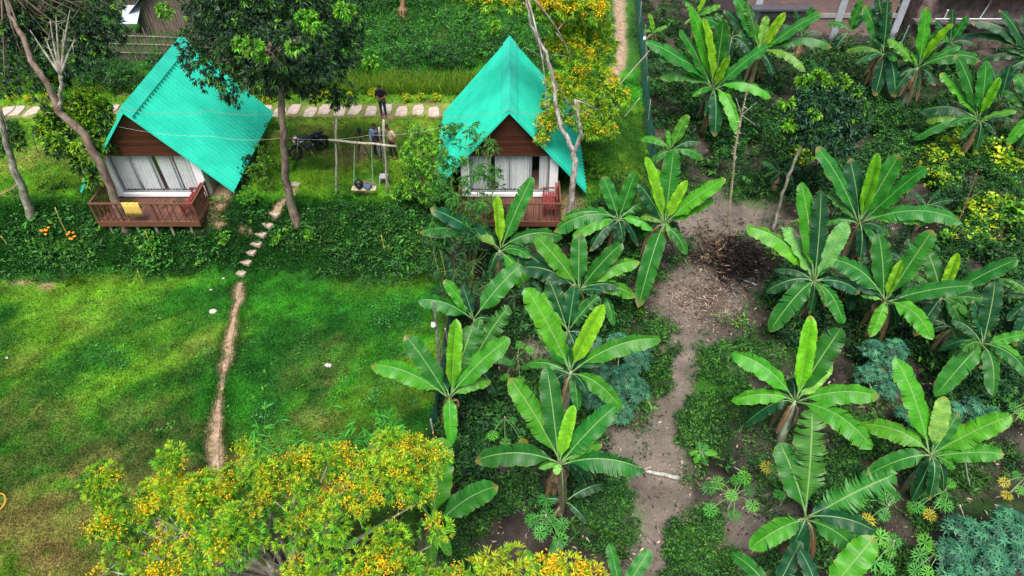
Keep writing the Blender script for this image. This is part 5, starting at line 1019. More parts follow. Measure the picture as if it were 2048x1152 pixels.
# yellow flowering tree right of the second cabin
FP = [(.06, .22, .012), (.14, .36, .012), (.24, .42, .015), (.03, .12, .012)]
FLP = [(.85, .52, .01), (.85, .65, .02), (.8, .42, .005)]
def flowers(blobs, n, parent, size=.1):
    Ps = []; 
    for c, r in blobs: k = int(n * r * r); u = unit(k); u[:, 2] = np.abs(u[:, 2]) * .9 - .2; Ps.append(c + u * r * (.75 + .35 * rng.random((k, 1))) * [1, 1, .85])
    W = np.concatenate(Ps); W = W[vn(W[:, 0] * 1.0, W[:, 1] + W[:, 2], .45, 3) > .5]; per = 9; P = np.repeat(W, per, 0) + rng.normal(0, .06, (len(W) * per, 3)); D = unit(len(P)) + [0, 0, .6]
    leaves('flowers', P, D, size * rng.uniform(.6, 1.3, len(P)), .4, pal(len(P), FLP, None, .2), M_PETAL, parent)
tb = GG(1140, 438); e = empty('flowering_tree', tb, 'yellow flowering tree with forked whitish trunk beside the right cabin', 'tree')
TR = [tb - [0, 0, .2], Wy(1143, 390, tb[1] + .05), Wy(1150, 330, tb[1] + .1), Wy(1147, 300, tb[1] + .1), Wy(1124, 262, tb[1] + .2), Wy(1112, 215, tb[1] + .4), Wy(1105, 150, tb[1] + .7), Wy(1092, 105, tb[1] + .9), Wy(1062, 50, tb[1] + 1), Wy(1050, -20, tb[1] + 1.2)]
bl_ = B_([(1120, 90, 5.4, .6), (1170, 90, 5.2, .7), (1150, 140, 4.8, .7), (1200, 130, 4.6, .6), (1180, 180, 4.2, .65), (1130, 190, 4.2, .45), (1215, 170, 4.0, .5), (1205, 230, 3.4, .55), (1160, 235, 3.6, .5), (1110, 235, 3.8, .35), (1240, 190, 3.6, .4), (1140, 50, 6, .7), (1190, 50, 5.8, .7), (1220, 95, 5.0, .35), (1092, 245, 3.6, .4), (1105, 205, 4.0, .45), (1120, 165, 4.5, .5), (1085, 275, 3.1, .25), (1180, 260, 3.2, .4), (1215, 260, 3, .35), (1100, 20, 6.6, .5), (1150, 110, 5.2, .7), (1190, 210, 3.8, .6)])
bt = B_([(980, -5, 7.6, .6), (1040, 0, 7.6, .55), (1090, 5, 7.4, .6), (1130, 10, 7.2, .65), (1180, 15, 6.8, .7), (935, -15, 7.8, .5)])
GATE = .36
limbs(e, TR, [.17, .13, .12, .1, .08, .075, .07, .06, .05, .04], [b[0] for b in bl_[2::6] + bt[1::3]], M_BARKW, .05, seed=8)
limbs(e, [Wy(1148, 305, tb[1] + .1), Wy(1163, 270, tb[1]), Wy(1157, 235, tb[1] - .1), Wy(1150, 200, tb[1])], [.09, .07, .05, .04], [bl_[8][0], bl_[7][0]], M_BARKW, .03, 'limb', 9)
crown_from(bl_ + bt, FP + [(.2, .42, .02)], .18, 430, e, young=.25, ratio=.24, per=9, droop=.3, ypal=[(.3, .45, .02)]); flowers(bl_ + bt, 150, e, .11)
GATE = .38
# foreground flowering tree
bl_ = B_([(225, 1010, 3.4, .45), (215, 1070, 3.2, .45), (205, 1130, 3, .5), (265, 1000, 3.5, .5), (335, 985, 3.7, .5), (405, 985, 3.8, .5), (470, 990, 3.9, .5), (545, 970, 4, .5), (230, 985, 3.4, .45), (300, 960, 3.6, .5), (370, 950, 3.8, .5), (440, 960, 3.8, .5), (500, 900, 3.6, .35), (520, 950, 4, .55), (590, 930, 4, .55), (650, 920, 4.1, .5), (720, 910, 4.2, .5), (780, 900, 4.2, .5), (835, 880, 4.2, .4), (850, 930, 4, .45), (250, 1040, 3.3, .6), (330, 1020, 3.8, .65),
          (420, 1030, 4, .7), (500, 1010, 4.2, .7), (590, 1000, 4.4, .7), (680, 990, 4.4, .7), (770, 980, 4.4, .65), (840, 990, 4.1, .45), (240, 1110, 3, .6), (320, 1100, 3.5, .7), (410, 1110, 3.9, .75), (500, 1090, 4.2, .75), (600, 1080, 4.4, .8), (700, 1070, 4.4, .75), (790, 1060, 4.2, .6),
          (860, 1080, 3.8, .45), (260, 1180, 3, .7), (370, 1190, 3.4, .8), (480, 1180, 3.9, .8), (600, 1170, 4.2, .8), (720, 1160, 4.2, .75), (820, 1140, 4, .6), (880, 1150, 3.6, .5), (540, 1240, 3.8, .9), (700, 1240, 3.8, .8), (400, 1270, 3.3, .8)])
e = empty('flowering_tree', G(640, 1330), 'big yellow flowering treetop filling the bottom left of the view', 'tree'); tb = G(640, 1330)
limbs(e, [tb - [0, 0, .2], tb + [0, .15, 1.2], tb + [-.1, .4, 2.2], tb + [-.2, .7, 3.0]], [.24, .2, .16, .12], [b[0] - [0, 0, .25] for b in bl_], M_BARKG, .06, seed=10)
bl_ = [(c + np.array([rng.normal(0, .12), rng.normal(0, .12), rng.normal(0, .32)]), r * rng.uniform(.6, .98)) for c, r in bl_]
crown_from(bl_, [(.06, .28, .012), (.12, .4, .015), (.025, .13, .012), (.22, .46, .02), (.1, .36, .02)], .11, 820, e, young=.35, ratio=.18, per=12, droop=-.35, ypal=[(.25, .5, .02), (.36, .5, .02)], shell=.35); flowers(bl_, 330, e, .055)
bl_ = B_([(985, 1120, 3, .35), (1030, 1135, 3, .4), (950, 1150, 3, .35), (1090, 1150, 2.8, .4), (1140, 1145, 2.8, .4), (1185, 1160, 2.6, .35), (1000, 1190, 3, .6), (1110, 1210, 2.8, .6)])
tb = G(1060, 1290); e = empty('flowering_tree', tb, 'orange-yellow flowering bush top at the bottom edge, right of the big treetop', 'tree')
limbs(e, [tb - [0, 0, .2], tb + [0, .1, 1], tb + [0, .2, 2]], [.14, .11, .08], [b[0] - [0, 0, .15] for b in bl_], M_BARKG, .05, seed=12)
crown_from(bl_, FP[1:3] + [(.3, .4, .02)], .15, 300, e, young=.3, ratio=.24, per=11, ypal=[(.4, .45, .02), (.3, .42, .02)]); flowers(bl_, 260, e, .08)
GATE = .22
# round glossy bush-tree in the banana plot
tb = GG(1548, 462); e = empty('young_mango_tree', tb, 'round dark tree with lime-green top on a thin leaning trunk in the banana plot', 'tree')
limbs(e, [tb - [0, 0, .2], Wy(1562, 400, tb[1] + .1), Wy(1582, 340, tb[1] + .3), Wy(1606, 280, tb[1] + .6)], [.075, .065, .06, .05], [Wz(1640, 230, 3), Wz(1600, 210, 3)], M_BARKG, .04, seed=14)
bl_ = B_([(1640, 200, 3.9, .75), (1600, 230, 3.4, .6), (1680, 220, 3.4, .7), (1640, 260, 2.9, .75), (1700, 255, 2.7, .6), (1590, 265, 2.7, .45), (1660, 165, 4.2, .5), (1700, 185, 3.9, .45), (1720, 215, 3.3, .35), (1610, 175, 4.1, .4), (1680, 290, 2.2, .5)])
crown_from(bl_, [(.01, .05, .026), (.014, .07, .03), (.025, .1, .03)], .2, 300, e, mat=M_GLOSS, young=.02, ratio=.36)
crown_from(B_([(1640, 155, 4.5, .3), (1610, 165, 4.3, .28), (1680, 165, 4.3, .3), (1710, 185, 3.9, .25), (1575, 205, 3.8, .2), (1725, 215, 3.3, .2), (1630, 230, 3.6, .18), (1580, 250, 3.2, .2)]), [(.14, .4, .02), (.2, .45, .02)], .18, 520, e, 'young_leaves', M_LEAF, .38, young=.3)
GATE = .34
# bamboo
def bamboo(base, tops, fans, label, fs=.26, dens=1.0, cols=None):
    tb = GG(*base); e = empty('bamboo_clump', tb, label, 'bamboo'); r_ = np.random.default_rng(int(base[0])); m = MB(); W = []
    for (tx, ty, z) in tops:
        tp = Wz(tx, ty, z); b = tb + [r_.normal(0, .3), r_.normal(0, .2), -.1]; mid = (b + tp) / 2 + [0, 0, .6]; pts = [(1 - t_) ** 2 * b + 2 * t_ * (1 - t_) * mid + t_ ** 2 * tp for t_ in np.linspace(0, 1, 10)]
        m.tube(pts, list(np.linspace(.028, .007, 10)), 6); n = int(13 * dens)
        for i in range(n): t_ = r_.uniform(.3, 1); q = (1 - t_) ** 2 * b + 2 * t_ * (1 - t_) * mid + t_ ** 2 * tp; f = q + r_.normal(0, .26, 3); m.tube([q, f], [.006, .003], 4); W.append(f)
    m.build('culms', M_BAMB, e)
    for (px, py, z, r) in fans: W += list(Wz(px, py, z) + unit(int(34 * r * dens)) * r * r_.uniform(.3, 1, (int(34 * r * dens), 1)))
    W = np.array(W); per = 9; a = r_.uniform(0, 6.28, len(W)); P = np.repeat(W, per, 0); main = np.stack([np.cos(a), np.sin(a), -.25 + 0 * a], -1)
    D = np.repeat(main, per, 0) + r_.normal(0, .75, (len(P), 3)) * [1, 1, .5]; P = P + nrm(np.repeat(main, per, 0)) * r_.uniform(0, .16, (len(P), 1))
    leaves('foliage', P, D, fs * r_.uniform(.6, 1.25, len(P)), .15, pal(len(P), cols or [(.04, .2, .02), (.07, .28, .03), (.025, .12, .02)], None, .2), M_LEAF, e, fold=.12, droop=.3)
bamboo((945, 560), [(930, 240, 4), (980, 270, 3.6), (890, 290, 3.2), (960, 330, 3), (1000, 340, 2.6), (900, 360, 2.6), (940, 400, 2.2), (870, 330, 2.6), (985, 300, 3.4)],
       [(935, 255, 3.8, .5), (975, 290, 3.3, .5), (900, 320, 3, .5), (950, 350, 2.7, .6), (910, 400, 2.2, .6), (960, 410, 2, .5), (880, 380, 2.2, .5), (880, 440, 1.4, .5), (930, 460, 1.2, .5), (985, 350, 2.6, .4)], 'feathery bamboo clump in front of the right cabin')
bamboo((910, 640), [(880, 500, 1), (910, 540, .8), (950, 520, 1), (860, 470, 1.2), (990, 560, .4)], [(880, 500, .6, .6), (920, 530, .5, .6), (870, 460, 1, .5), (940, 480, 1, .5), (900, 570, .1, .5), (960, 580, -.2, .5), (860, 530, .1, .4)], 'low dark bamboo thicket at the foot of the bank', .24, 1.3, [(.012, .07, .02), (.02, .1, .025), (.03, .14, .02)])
bamboo((580, 960), [(520, 850, 1.8), (560, 860, 1.8), (600, 880, 1.6), (500, 880, 1.4), (640, 870, 1.6)], [(530, 860, 1.4, .4), (590, 885, 1.3, .4), (500, 890, 1.0, .3), (640, 880, 1.4, .3)], 'sparse bamboo shoots with tan sheaths above the flowering treetop, left', .3, .5, [(.05, .3, .03), (.08, .36, .03)])
bamboo((760, 930), [(710, 845, 1.8), (745, 845, 1.9), (790, 850, 1.8), (820, 860, 1.6), (680, 870, 1.5)], [(720, 865, 1.4, .4), (770, 870, 1.4, .45), (690, 885, 1.2, .35), (810, 870, 1.3, .3)], 'bright bamboo shoots above the flowering treetop, near the net fence', .3, .6, [(.05, .3, .03), (.08, .38, .03)])
bamboo((1190, 285), [(1165, 250, 1.6), (1205, 260, 1.4)], [(1190, 270, .8, .3)], 'thin feathery shrub behind the flowering tree near the narrow path', .2, .5)
def shrub(base, blobs, label, cols, size=.13, dens=380, young=.15, ypal=LITE, name='shrub', cat='shrub', group=None, ratio=.4, mat=None, per=8):
    tb = GG(*base); e = empty(name, tb, label, cat, group); bl = []
    for (px, py, h, r) in blobs: c = G(px, py, h); bl.append((c, r))
    m = MB()
    for i, (c, r) in enumerate(bl): m.tube([tb - [0, 0, .1], (tb + c) / 2 + [.03, 0, .05], c], [.025, .018, .008], 5)
    m.build('stem', M_TWIG, e); crown_from(bl, cols, size, dens, e, 'foliage', mat or M_LEAF, ratio, per, .85, young, .3, None, ypal, .5); return e
G1 = [(.02, .1, .015), (.035, .16, .02), (.06, .22, .02)]
shrub((850, 400), [(840, 275, 1.6, .5), (870, 300, 1.5, .5), (830, 330, 1.2, .55), (875, 350, 1.2, .55), (820, 375, .8, .5), (860, 390, .7, .5), (800, 385, .5, .35), (815, 300, 1.2, .35), (895, 260, 1.9, .35), (825, 262, 1.6, .22)], 'bushy shrub with lime-green shoot tips between swing frame and right cabin', G1, .14, 420, .28, [(.14, .4, .02), (.22, .5, .03)])
shrub((528, 360), [(525, 290, .9, .35), (535, 320, .8, .4), (515, 345, .6, .4), (545, 255, 1, .3), (530, 370, .3, .3)], 'bushy shrub hugging the right eave of the left cabin', [(.04, .16, .015), (.12, .22, .02)], .13, 380, .3)
shrub((492, 408), [(492, 390, .5, .38)], 'small rounded lime-green bush on the terrace right of the left cabin', [(.06, .26, .02), (.1, .34, .02)], .12, 800, .3)
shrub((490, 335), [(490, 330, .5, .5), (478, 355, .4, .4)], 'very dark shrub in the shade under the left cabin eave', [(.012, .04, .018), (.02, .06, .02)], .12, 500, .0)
for px, py, lab in ((545, 480, 'spindly light-green seedling right of the stone steps'), (445, 478, 'small light-green seedling left of the stone steps'), (615, 470, 'low seedling at the foot of the reddish trunk'), (300, 490, 'leafy seedling with small leaves below the yellow towel'), (1178, 320, 'low plant with red flowers behind the flowering tree'), (573, 330, 'small yellow-green bush at the foot of the bare trunk'), (1190, 345, 'low leafy plant under the right cabin eave')):
    shrub((px, py + 12), [(px, py, .3, .2), (px + 8, py - 8, .35, .15)], lab, [(.08, .3, .02), (.14, .36, .02)], .12, 700, .3)
for (px, py) in ((90, 197), (22, 193), (55, 199), (108, 213), (503, 198), (536, 198), (628, 197), (652, 190), (812, 196), (842, 193), (873, 195), (745, 186), (756, 184), (695, 192)):
    shrub((px, py + 4), [(px, py, .18, random.uniform(.13, .25))], 'small round yellow-green bush along the slab path', [(.12, .3, .02), (.28, .42, .02)], .1, 1200, .5, [(.5, .5, .02)], 'hedge_bush', 'bush', 'small yellow-green bushes lining the slab path')
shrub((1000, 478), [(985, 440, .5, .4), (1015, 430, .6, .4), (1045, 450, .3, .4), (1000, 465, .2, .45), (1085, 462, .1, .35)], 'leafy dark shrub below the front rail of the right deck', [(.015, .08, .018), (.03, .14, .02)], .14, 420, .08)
# marigolds
for (px, py, lab) in ((90, 460, 'cluster of orange flowers on the bank, leftmost'), (143, 470, 'cluster of orange flowers at the foot of the yellow cane stake')):
    tb = GG(px, py + 25); e = empty('marigold', tb, lab, 'flower plant'); crown_from([(G(px - 5, py + 25, .2), .45), (G(px + 20, py + 30, .2), .4)], G1, .1, 500, e, 'foliage', young=.1); m = MB()
    for q in range(7): c = G(px + random.uniform(-9, 9), py + random.uniform(-7, 9), .5); m.ell(c, (.06, .06, .035), 8, 5)
    m.build('blossoms', simple('orange_bloom', (.8, .22, .01), .7), e)
# ---- palmate plants
def palmate(W, Nn, size, lobes, cols, ratio, spread=2.3, droop=.12):
    n = len(W); k = np.linspace(-spread, spread, lobes); Nn = nrm(Nn); a = unit(n); a = nrm(a - Nn * (a * Nn).sum(1)[:, None]); b = np.cross(Nn, a)
    P = np.repeat(W, lobes, 0); kk = np.tile(k, n)[:, None] + rng.normal(0, .06, (n * lobes, 1)); D = np.cos(kk) * np.repeat(a, lobes, 0) + np.sin(kk) * np.repeat(b, lobes, 0)
    L = np.repeat(size, lobes) * np.tile(1 - .18 * np.abs(np.linspace(-1, 1, lobes)), n); return P, D, L, np.repeat(cols, lobes, 0), np.repeat(Nn, lobes, 0)
CASS = [(.03, .15, .08), (.045, .2, .11), (.02, .1, .06), (.07, .26, .13)]
def cassava(base, blobs, label, n=60, size=.15):
    tb = GG(*base); e = empty('cassava_bush', tb, label, 'cassava bush', 'cassava bushes in the banana plot'); m = MB(); Ws = []; Ns = []
    for (px, py, h, r) in blobs:
        c = G(px, py, h); k = int(n * r * r * 4) + 6; u = unit(k); u[:, 2] = np.abs(u[:, 2]) * 1.1 - .25; W = c + u * r * (.55 + .45 * rng.random((k, 1))); Ws.append(W); Ns.append(u * .5 + [0, 0, 1] + rng.normal(0, .25, (k, 3)) - [0, .25, 0]); m.tube([tb - [0, 0, .1], (tb + c) / 2, c], [.03, .022, .014], 6)
        for w in W[::2]: m.tube([c, w], [.007, .004], 4)
    W = np.concatenate(Ws); N_ = np.concatenate(Ns); m.build('stem', simple('cassava_stem', (.3, .3, .15), .8), e)
    P, D, L, c, Nn = palmate(W, N_, size * rng.uniform(.75, 1.25, len(W)), 7, pal(len(W), CASS, None, .2), .3); leaves('foliage', P, D, L, .3, c, M_LEAF, e, N=Nn, fold=.1, droop=.12)
cassava((1225, 850), [(1240, 690, 1.5, .5), (1275, 720, 1.3, .5), (1200, 740, 1.2, .5), (1250, 760, 1.1, .6), (1215, 800, .8, .6), (1275, 780, .8, .45), (1180, 800, .7, .4), (1240, 820, .5, .5), (1185, 690, 1.3, .35), (1290, 690, 1.3, .3)], 'big bluish-green cassava bush between the left banana cluster and the bare trail', 95)
cassava((1760, 810), [(1745, 700, 1.3, .4), (1790, 700, 1.3, .45), (1760, 740, 1, .5), (1805, 740, 1, .35), (1730, 750, .9, .35), (1770, 780, .6, .45)], 'bluish-green cassava bush below the centre of the right banana cluster', 100)
cassava((1915, 860), [(1905, 820, .9, .35), (1945, 810, .9, .35), (1820, 830, .7, .4), (1960, 840, .6, .35), (1985, 830, .5, .3)], 'low cassava bush behind the airy banana plant', 90)
cassava((1960, 1160), [(1925, 1060, 1.2, .4), (1970, 1080, 1.3, .5), (2020, 1050, 1.3, .5), (1910, 1110, 1, .45), (1980, 1130, 1.1, .55), (2040, 1110, 1.1, .5), (1920, 1160, .9, .5), (2000, 1180, 1, .6), (2050, 1060, 1.2, .4)], 'cassava bush filling the bottom right corner', 80, .19)
PAP = [(.04, .24, .03), (.06, .32, .035), (.1, .4, .03)]
def papaya(base, lv, label, yel=(), size=.26):
    tb = GG(*base); h = .9; e = empty('papaya_plant', tb, label, 'papaya plant', 'papaya plants in the banana plot'); top = tb + [0, 0, h]; m = MB(); m.tube([tb - [0, 0, .1], top], [.035, .025], 7); m.build('trunk', M_POLE, e)
    W = np.array([G(px, py, .75 + .25 * random.random()) for (px, py) in lv]); pt = MB()
    for w in W: pt.tube([top - [0, 0, .1], (top + w) / 2 + [0, 0, .12], w], [.012, .01, .007], 5)
    pt.build('petioles', M_PETI, e); N_ = np.array([0, -.2, 1.0]) + rng.normal(0, .2, (len(W), 3)); c = pal(len(W), PAP, None, .15)
    for i in yel: c[i] = (.42, .36, .02)
    for i, w in enumerate(W):
        Ps = []; P, D, L, cc, Nn = palmate(w[None], N_[i:i + 1], np.array([size * random.uniform(1.0, 1.4)]), 8, c[i:i + 1], .4, 2.7)
        # side lobes along each main lobe
        P2 = np.repeat(P + nrm(D) * (L * .4)[:, None], 2, 0); s = np.tile([-.7, .7], len(P))[:, None]; D2 = np.repeat(nrm(D), 2, 0) * .8 + s * np.repeat(nrm(np.cross(Nn, nrm(D))), 2, 0)
        leaves('leaf', np.concatenate([P, P2]), np.concatenate([D, D2]), np.concatenate([L, np.repeat(L, 2) * .5]), .2, np.concatenate([cc, np.repeat(cc, 2, 0)]), M_LEAF, e, N=np.concatenate([Nn, np.repeat(Nn, 2, 0)]), fold=.08, droop=.1)
papaya((1455, 1020), [(1435, 965), (1472, 960), (1462, 990), (1500, 980), (1505, 1010), (1467, 1030), (1420, 1020), (1490, 955), (1418, 975)], 'papaya plant with many star leaves on bare soil right of the trail')
papaya((1560, 1010), [(1560, 990), (1545, 945), (1590, 905), (1575, 930), (1535, 935), (1600, 930)], 'papaya plant behind the shredded-leaf banana, one leaf yellow', (4,))
papaya((1755, 1040), [(1735, 1040), (1775, 1000), (1790, 990), (1770, 1030), (1720, 1000), (1755, 960)], 'papaya plant right of the shredded-leaf banana with dull olive leaf', (0,))
papaya((1865, 1010), [(1830, 970), (1860, 955), (1845, 990), (1885, 985), (1890, 1010), (1860, 1030), (1820, 1015), (1835, 1015), (1900, 965)], 'papaya plant with one bright yellow round leaf near the right edge', (5,))
papaya((1765, 1110), [(1760, 1075), (1780, 1100), (1750, 1125), (1775, 1135), (1745, 1095), (1790, 1080)], 'lime-green papaya plant at the bottom beside the broad banana leaf')
papaya((1850, 1130), [(1850, 1085), (1840, 1110), (1870, 1100), (1855, 1145), (1830, 1140)], 'papaya plant left of the corner cassava bush')
papaya((1090, 1060), [(1072, 1045), (1095, 1030), (1105, 1050), (1125, 1048), (1080, 1065), (1120, 1080), (1092, 1000), (1060, 1040)], 'papaya plant with star leaves below the knee-high young banana')
papaya((1010, 870), [(1000, 850), (1025, 840), (1040, 865), (1010, 885), (985, 870), (1045, 885)], 'small papaya plant in the dark gap left of the large lower banana', (5,), .2)
papaya((1035, 745), [(1020, 730), (1050, 735), (1040, 760), (1010, 755), (1060, 700), (1040, 690)], 'small papaya plant on bare soil between the two left banana groups', (), .2)
papaya((1160, 905), [(1160, 890), (1150, 905), (1170, 915)], 'tiny papaya plant behind the stem of the large lower banana', (), .16)
papaya((2030, 840), [(2030, 815), (2045, 830), (2015, 835)], 'papaya plant at the right edge above the corner cassava bush', (), .22)
papaya((2020, 985), [(2010, 965), (2035, 950), (2040, 980), (2015, 990)], 'papaya plant at the right edge with yellowed leaves', (0, 3), .2)
# ---- rough growth nobody could count
def bare(x, y): return np.maximum.reduce([1.0 - sstep(.15, .5, segdist(x, y, TRAIL) + (fbm(x, y, .8, 33) - .5) * .9), emask(x, y, 1445, 438, 110, 42), emask(x, y, 1470, 530, 85, 60), emask(x, y, 1395, 600, 80, 45), emask(x, y, 1560, 430, 40, 25), emask(x, y, 1500, 1070, 60, 50), emask(x, y, 1250, 900, 30, 60)])
def cover(name, ells, dens, size, cols, hgt=.35, ratio=.5, probs=None, mat=None, flt=None, clump=.24, per=8):
    W = []; C_ = []
    for (px, py, rx, ry, *k) in ells:
        k = k[0] if k else 1; n = int(dens * k * rx * ry / 100); a = rng.uniform(0, 6.28, n); r = np.sqrt(rng.random(n)); P = GG(px + rx * r * np.cos(a), py + ry * r * np.sin(a)); m = fbm(P[:, 0], P[:, 1], .8, 91, 5) > .35 + .26 * r * rng.random(n)
        W.append(P[m])
    W = np.concatenate(W); W = W[bare(W[:, 0], W[:, 1]) < .3]
    if flt is not None: W = W[flt(W[:, 0], W[:, 1])]
    n = len(W); hh = hgt * (.3 + 1.2 * fbm(W[:, 0], W[:, 1], .9, 95)); W[:, 2] += hh * rng.random(n) ** .6; P = np.repeat(W, per, 0) + rng.normal(0, clump * .35, (n * per, 3)) * [1, 1, .5]; D = rng.normal(0, 1, (n * per, 3)); D[:, 2] = D[:, 2] * .5 + .25
    cc = pal(n, cols, probs, .25) * (.5 + 1.0 * fbm(W[:, 0], W[:, 1], .9, 97))[:, None]; size = size * np.repeat(rng.choice([.6, .9, 1.2, 1.8], n, p=[.3, .35, .25, .1]), per)
    return tag(leaves(name, P, D, size * rng.uniform(.6, 1.3, n * per), ratio, np.repeat(cc, per, 0), mat or M_LEAF), kind='stuff')
dk = [(.012, .055, .012), (.02, .09, .014), (.035, .14, .015), (.07, .22, .02)]
cover('ground_cover', [(930, 880, 50, 60), (960, 960, 70, 60), (920, 1060, 60, 80), (990, 1000, 50, 40, .6), (1240, 980, 50, 60), (1200, 1010, 50, 50), (1230, 1070, 40, 50, .6), (1000, 800, 60, 60, .8), (1060, 850, 60, 50, .6), (1320, 720, 50, 80, 1.2), (1410, 760, 70, 80, 1.3), (1400, 850, 60, 60, 1), (1400, 1090, 70, 70, 1.2), (1470, 720, 60, 50, .6),
      (1340, 1130, 60, 40, 1), (1150, 520, 90, 50, .9), (1090, 620, 60, 50, .5), (1250, 640, 60, 40, .9), (1310, 560, 30, 40, .4), (960, 740, 60, 60, .7), (1080, 780, 50, 50, .6), (1660, 860, 90, 60, .9), (1700, 930, 80, 50, .8), (1660, 960, 50, 60, .6), (1830, 860, 60, 50, .8), (1950, 930, 90, 50, .7), (1780, 1130, 60, 40, .5),
      (1560, 600, 50, 30, .5), (1500, 370, 80, 30, .7), (1560, 330, 50, 60, .7), (1330, 380, 50, 90, .8), (1400, 300, 60, 40, .8), (1340, 200, 50, 120, .9), (1500, 250, 70, 60, .8), (1160, 860, 60, 40, .6), (1320, 60, 60, 80, 1), (1060, 470, 110, 28, 1.2)], 24, .085, dk, .35)
cover('wild_shrubs', [(1780, 270, 140, 60, 1.2), (1720, 310, 100, 50, 1), (1850, 330, 80, 60, .8), (1950, 330, 100, 70, 1.2), (2010, 430, 60, 80, 1), (1960, 480, 90, 40, 1), (1730, 140, 70, 60, .6), (1640, 110, 70, 30, .8), (1900, 190, 60, 50, .7), (1460, 290, 60, 40, .6), (1580, 270, 50, 40, .7), (2000, 250, 60, 50, .8)], 26, .11, [(.014, .07, .02), (.02, .1, .025), (.04, .16, .025), (.08, .26, .02)], .7)
cover('yellow_vine', [(1890, 320, 60, 30, 1.2), (1860, 370, 50, 25, .8), (2010, 320, 50, 40, 1), (1965, 450, 70, 30, 1.2), (2020, 470, 50, 40, 1), (1920, 500, 60, 20, .6), (1590, 300, 30, 20, 1.2), (1600, 330, 25, 20, .8), (1900, 280, 40, 20, .8)], 10, .14, [(.3, .45, .015), (.14, .36, .02), (.45, .5, .02), (.06, .2, .02)], .9, .8)
cover('bank_plants', [(150, 490, 180, 60, .12), (330, 500, 120, 50, .12), (700, 500, 160, 60, .14), (820, 500, 60, 70, .2), (480, 420, 60, 40, .2)], 13, .15, [(.03, .16, .02), (.06, .26, .03), (.015, .08, .015), (.12, .3, .03)], .35, ratio=.4)
cover('lawn_weeds', [(400, 720, 420, 150, .12), (200, 640, 200, 60, .15), (720, 700, 140, 120, .2)], 9, .06, [(.02, .14, .015), (.05, .26, .03), (.1, .3, .03)], .05)
nopath = lambda x, y: (segdist(x, y, PATH2) > .55) & (segdist(x, y, PAVLINE) > 1.3)
cover('wild_field', [(800, 60, 330, 90, 1), (1000, 110, 130, 60, 1), (700, 120, 200, 50, .8), (1130, 60, 100, 60, .7), (600, 30, 200, 60, .6)], 26, .14, [(.014, .07, .015), (.025, .13, .02), (.04, .2, .02), (.07, .28, .02)], .55, flt=nopath, ratio=.4)
cover('wild_shrubs', [(100, 150, 200, 30, 1), (280, 165, 120, 28, .9), (240, 195, 120, 20, .6), (600, 150, 160, 25, 1), (900, 130, 140, 25, .9), (800, 5, 300, 25, 1.2), (720, -10, 120, 60, 1), (1180, 15, 60, 40, .6)], 30, .13, [(.012, .045, .016), (.016, .07, .02), (.03, .12, .02), (.05, .2, .02)], 1.3, flt=nopath, ratio=.4)
cover('bank_weeds', [(130, 490, 180, 50, .8), (60, 530, 120, 40, .5), (330, 500, 120, 50, .6), (480, 500, 50, 50, .3), (650, 490, 110, 70, .8), (780, 500, 90, 80, 1), (700, 430, 120, 25, .6), (100, 400, 90, 50, .5), (590, 540, 80, 20, .5), (820, 430, 40, 40, 1), (300, 480, 320, 80, .35), (740, 480, 160, 80, .35)], 13, .085, [(.012, .06, .012), (.02, .1, .014), (.05, .2, .03)], .16)
cover('lawn_weeds', [(210, 720, 50, 30, .8), (100, 740, 30, 30, .5), (730, 600, 40, 40, .8), (620, 700, 30, 30, .5), (540, 830, 40, 30, .6), (320, 690, 30, 25, .5), (800, 650, 50, 90, .6), (790, 800, 50, 40, .6), (430, 700, 40, 20, .3), (60, 780, 60, 40, .3)], 9, .065, [(.03, .16, .03), (.06, .26, .06), (.04, .2, .03)], .07)
cover('ground_cover', [(1640, 620, 80, 70, .8), (1800, 660, 120, 60, .9), (1900, 560, 120, 60, .8), (1960, 760, 100, 80, .7), (1700, 560, 120, 60, .7), (1830, 480, 90, 50, .6), (2000, 640, 60, 80, .7), (1600, 560, 60, 50, .5), (1100, 520, 90, 60, .8), (1230, 560, 70, 60, .7), (1180, 640, 80, 50, .6), (1000, 640, 80, 60, .8),
      (940, 820, 60, 70, .9), (1090, 860, 80, 60, .5), (1080, 960, 70, 50, .4), (1180, 960, 70, 60, .8), (1650, 1000, 90, 60, .5), (1560, 1090, 70, 50, .4), (1720, 1020, 60, 60, .6), (1830, 950, 60, 50, .5), (1480, 210, 120, 70, .9), (1400, 110, 100, 80, .9), (1560, 150, 80, 50, .8), (1850, 130, 90, 50, .8), (1960, 60, 90, 80, .9), (1330, 480, 50, 60, .7), (1240, 420, 60, 60, .9), (1200, 480, 60, 40, .8), (1680, 360, 100, 60, .7)], 24, .1, [(.006, .035, .01), (.012, .06, .014), (.02, .09, .016), (.04, .15, .02)], .5)

cover('garden_weeds', [(1480, 700, 600, 470, .13)], 24, .13, [(.03, .15, .02), (.05, .2, .02), (.02, .1, .02), (.1, .25, .03)], .3, flt=lambda x, y: (garden(x, y) > .6) & (segdist(x, y, TRAIL) > .8), ratio=.35, per=6)
cover('creeping_weeds', [(1480, 700, 600, 470, .3)], 24, .06, [(.012, .06, .01), (.03, .12, .015), (.02, .09, .012)], .08, flt=lambda x, y: (garden(x, y) > .6) & (segdist(x, y, TRAIL) > .5), per=8, clump=.3)
cover('undergrowth', [(1700, 250, 330, 200, .5), (1950, 600, 130, 260, .6), (1700, 620, 180, 120, .4), (1130, 560, 170, 140, .5), (1400, 160, 130, 170, .6), (960, 880, 80, 160, .5)], 22, .15, [(.006, .035, .012), (.012, .07, .018), (.02, .1, .02), (.045, .17, .02)], .8, ratio=.42, flt=lambda x, y: garden(x, y) > .5)
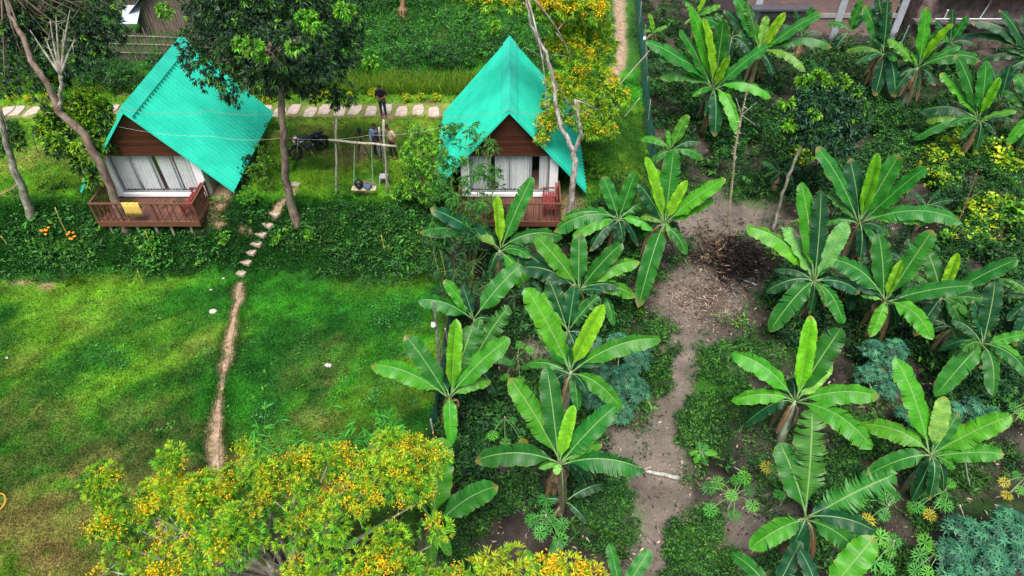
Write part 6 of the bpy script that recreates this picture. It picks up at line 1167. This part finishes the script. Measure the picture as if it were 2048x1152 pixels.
# tall grass band behind the slab path
n = 26000; P = px_uniform(n, -20, 960, 158, 190); k = (P[:, 0] > G(450, 175)[0]) | (rng.random(n) < .25); P = P[k]; n = len(P); c = pal(n, [(.1, .25, .02), (.16, .3, .02), (.05, .17, .015), (.25, .33, .04)], None, .2)
blades('tall_grass', P[:, 0], P[:, 1], rng.uniform(.3, .75, n), rng.uniform(.03, .05, n), c, .45)
n = 9000; P = px_uniform(n, 300, 1250, -10, 155); k = nopath(P[:, 0], P[:, 1]); P = P[k]; n = len(P); blades('rough_grass', P[:, 0], P[:, 1], rng.uniform(.2, .6, n), rng.uniform(.03, .05, n), pal(n, [(.04, .2, .02), (.08, .28, .02)], None, .2), .6)
# distinct small plants in the field behind
for (px, py, lab, h) in ((748, 160, 'young lime-leaved sapling on a thin stem behind the person on the slab path', 1.0), (990, 105, 'slender young tree with red-brown stem behind the right cabin roof', 1.6)):
    tb = GG(px, py); e = empty('sapling', tb, lab, 'sapling'); m = MB(); m.tube([tb, tb + [0, 0, h]], [.03, .015], 6); m.build('trunk', M_TWIG, e); crown_from([(tb + [0, 0, h], .35)], [(.15, .4, .02), (.08, .3, .02)], .22, 260, e, young=.3, ratio=.45)
tb = GG(808, 38); e = empty('dead_banana_stump', tb, 'pale dry banana stump in the wild field at the top', 'stump'); m = MB(); m.tube([tb - [0, 0, .1], tb + [0, 0, .6], tb + [.08, 0, 1.5]], [.28, .16, .12], 9); jitter(m, .03, 3); m.build('stem', M_BROWNLEAF, e)
m = MB(); 
for k in range(9): a = k * .7; m.tube([tb + [0, 0, .9], tb + [.3 * math.cos(a), .3 * math.sin(a), .6], tb + [.34 * math.cos(a), .34 * math.sin(a), .1]], [.03, .09, .03], 5, squash=.3)
m.build('withered_leaf', M_BROWNLEAF, e)
for (bx_, tx_, lab) in (((1905, 470), (1960, 330), 'thin bare reddish sapling among the yellow vines'), ):
    B = GG(*bx_); Tp = Wy(tx_[0], tx_[1], B[1]); e = empty('bare_sapling', B, lab, 'sapling'); m = MB(); m.tube([B, (B + Tp) / 2 + [.03, 0, 0], Tp], [.03, .02, .01], 6); m.tube([(B + Tp) / 2, (B + Tp) / 2 + [.5, .1, .45]], [.014, .006], 5); m.tube([B * .3 + Tp * .7, B * .3 + Tp * .7 + np.array([-.2, 0, .3])], [.01, .005], 5); m.build('trunk', simple('reddish_twig', (.3, .14, .09), .9), e)
for (b, t_, lab) in (((1883, 960), (1865, 915), 'short pale stick under the airy banana plant'), ((1940, 980), (1925, 890), 'thin pale upright stick right of the airy banana plant'), ((1928, 1045), (1920, 1010), 'thin pale stick above the corner cassava bush')):
    B = GG(*b); pole('garden_stick', [B, Wy(t_[0], t_[1], B[1])], .02, .018, lab, 'stick', M_BARKP)
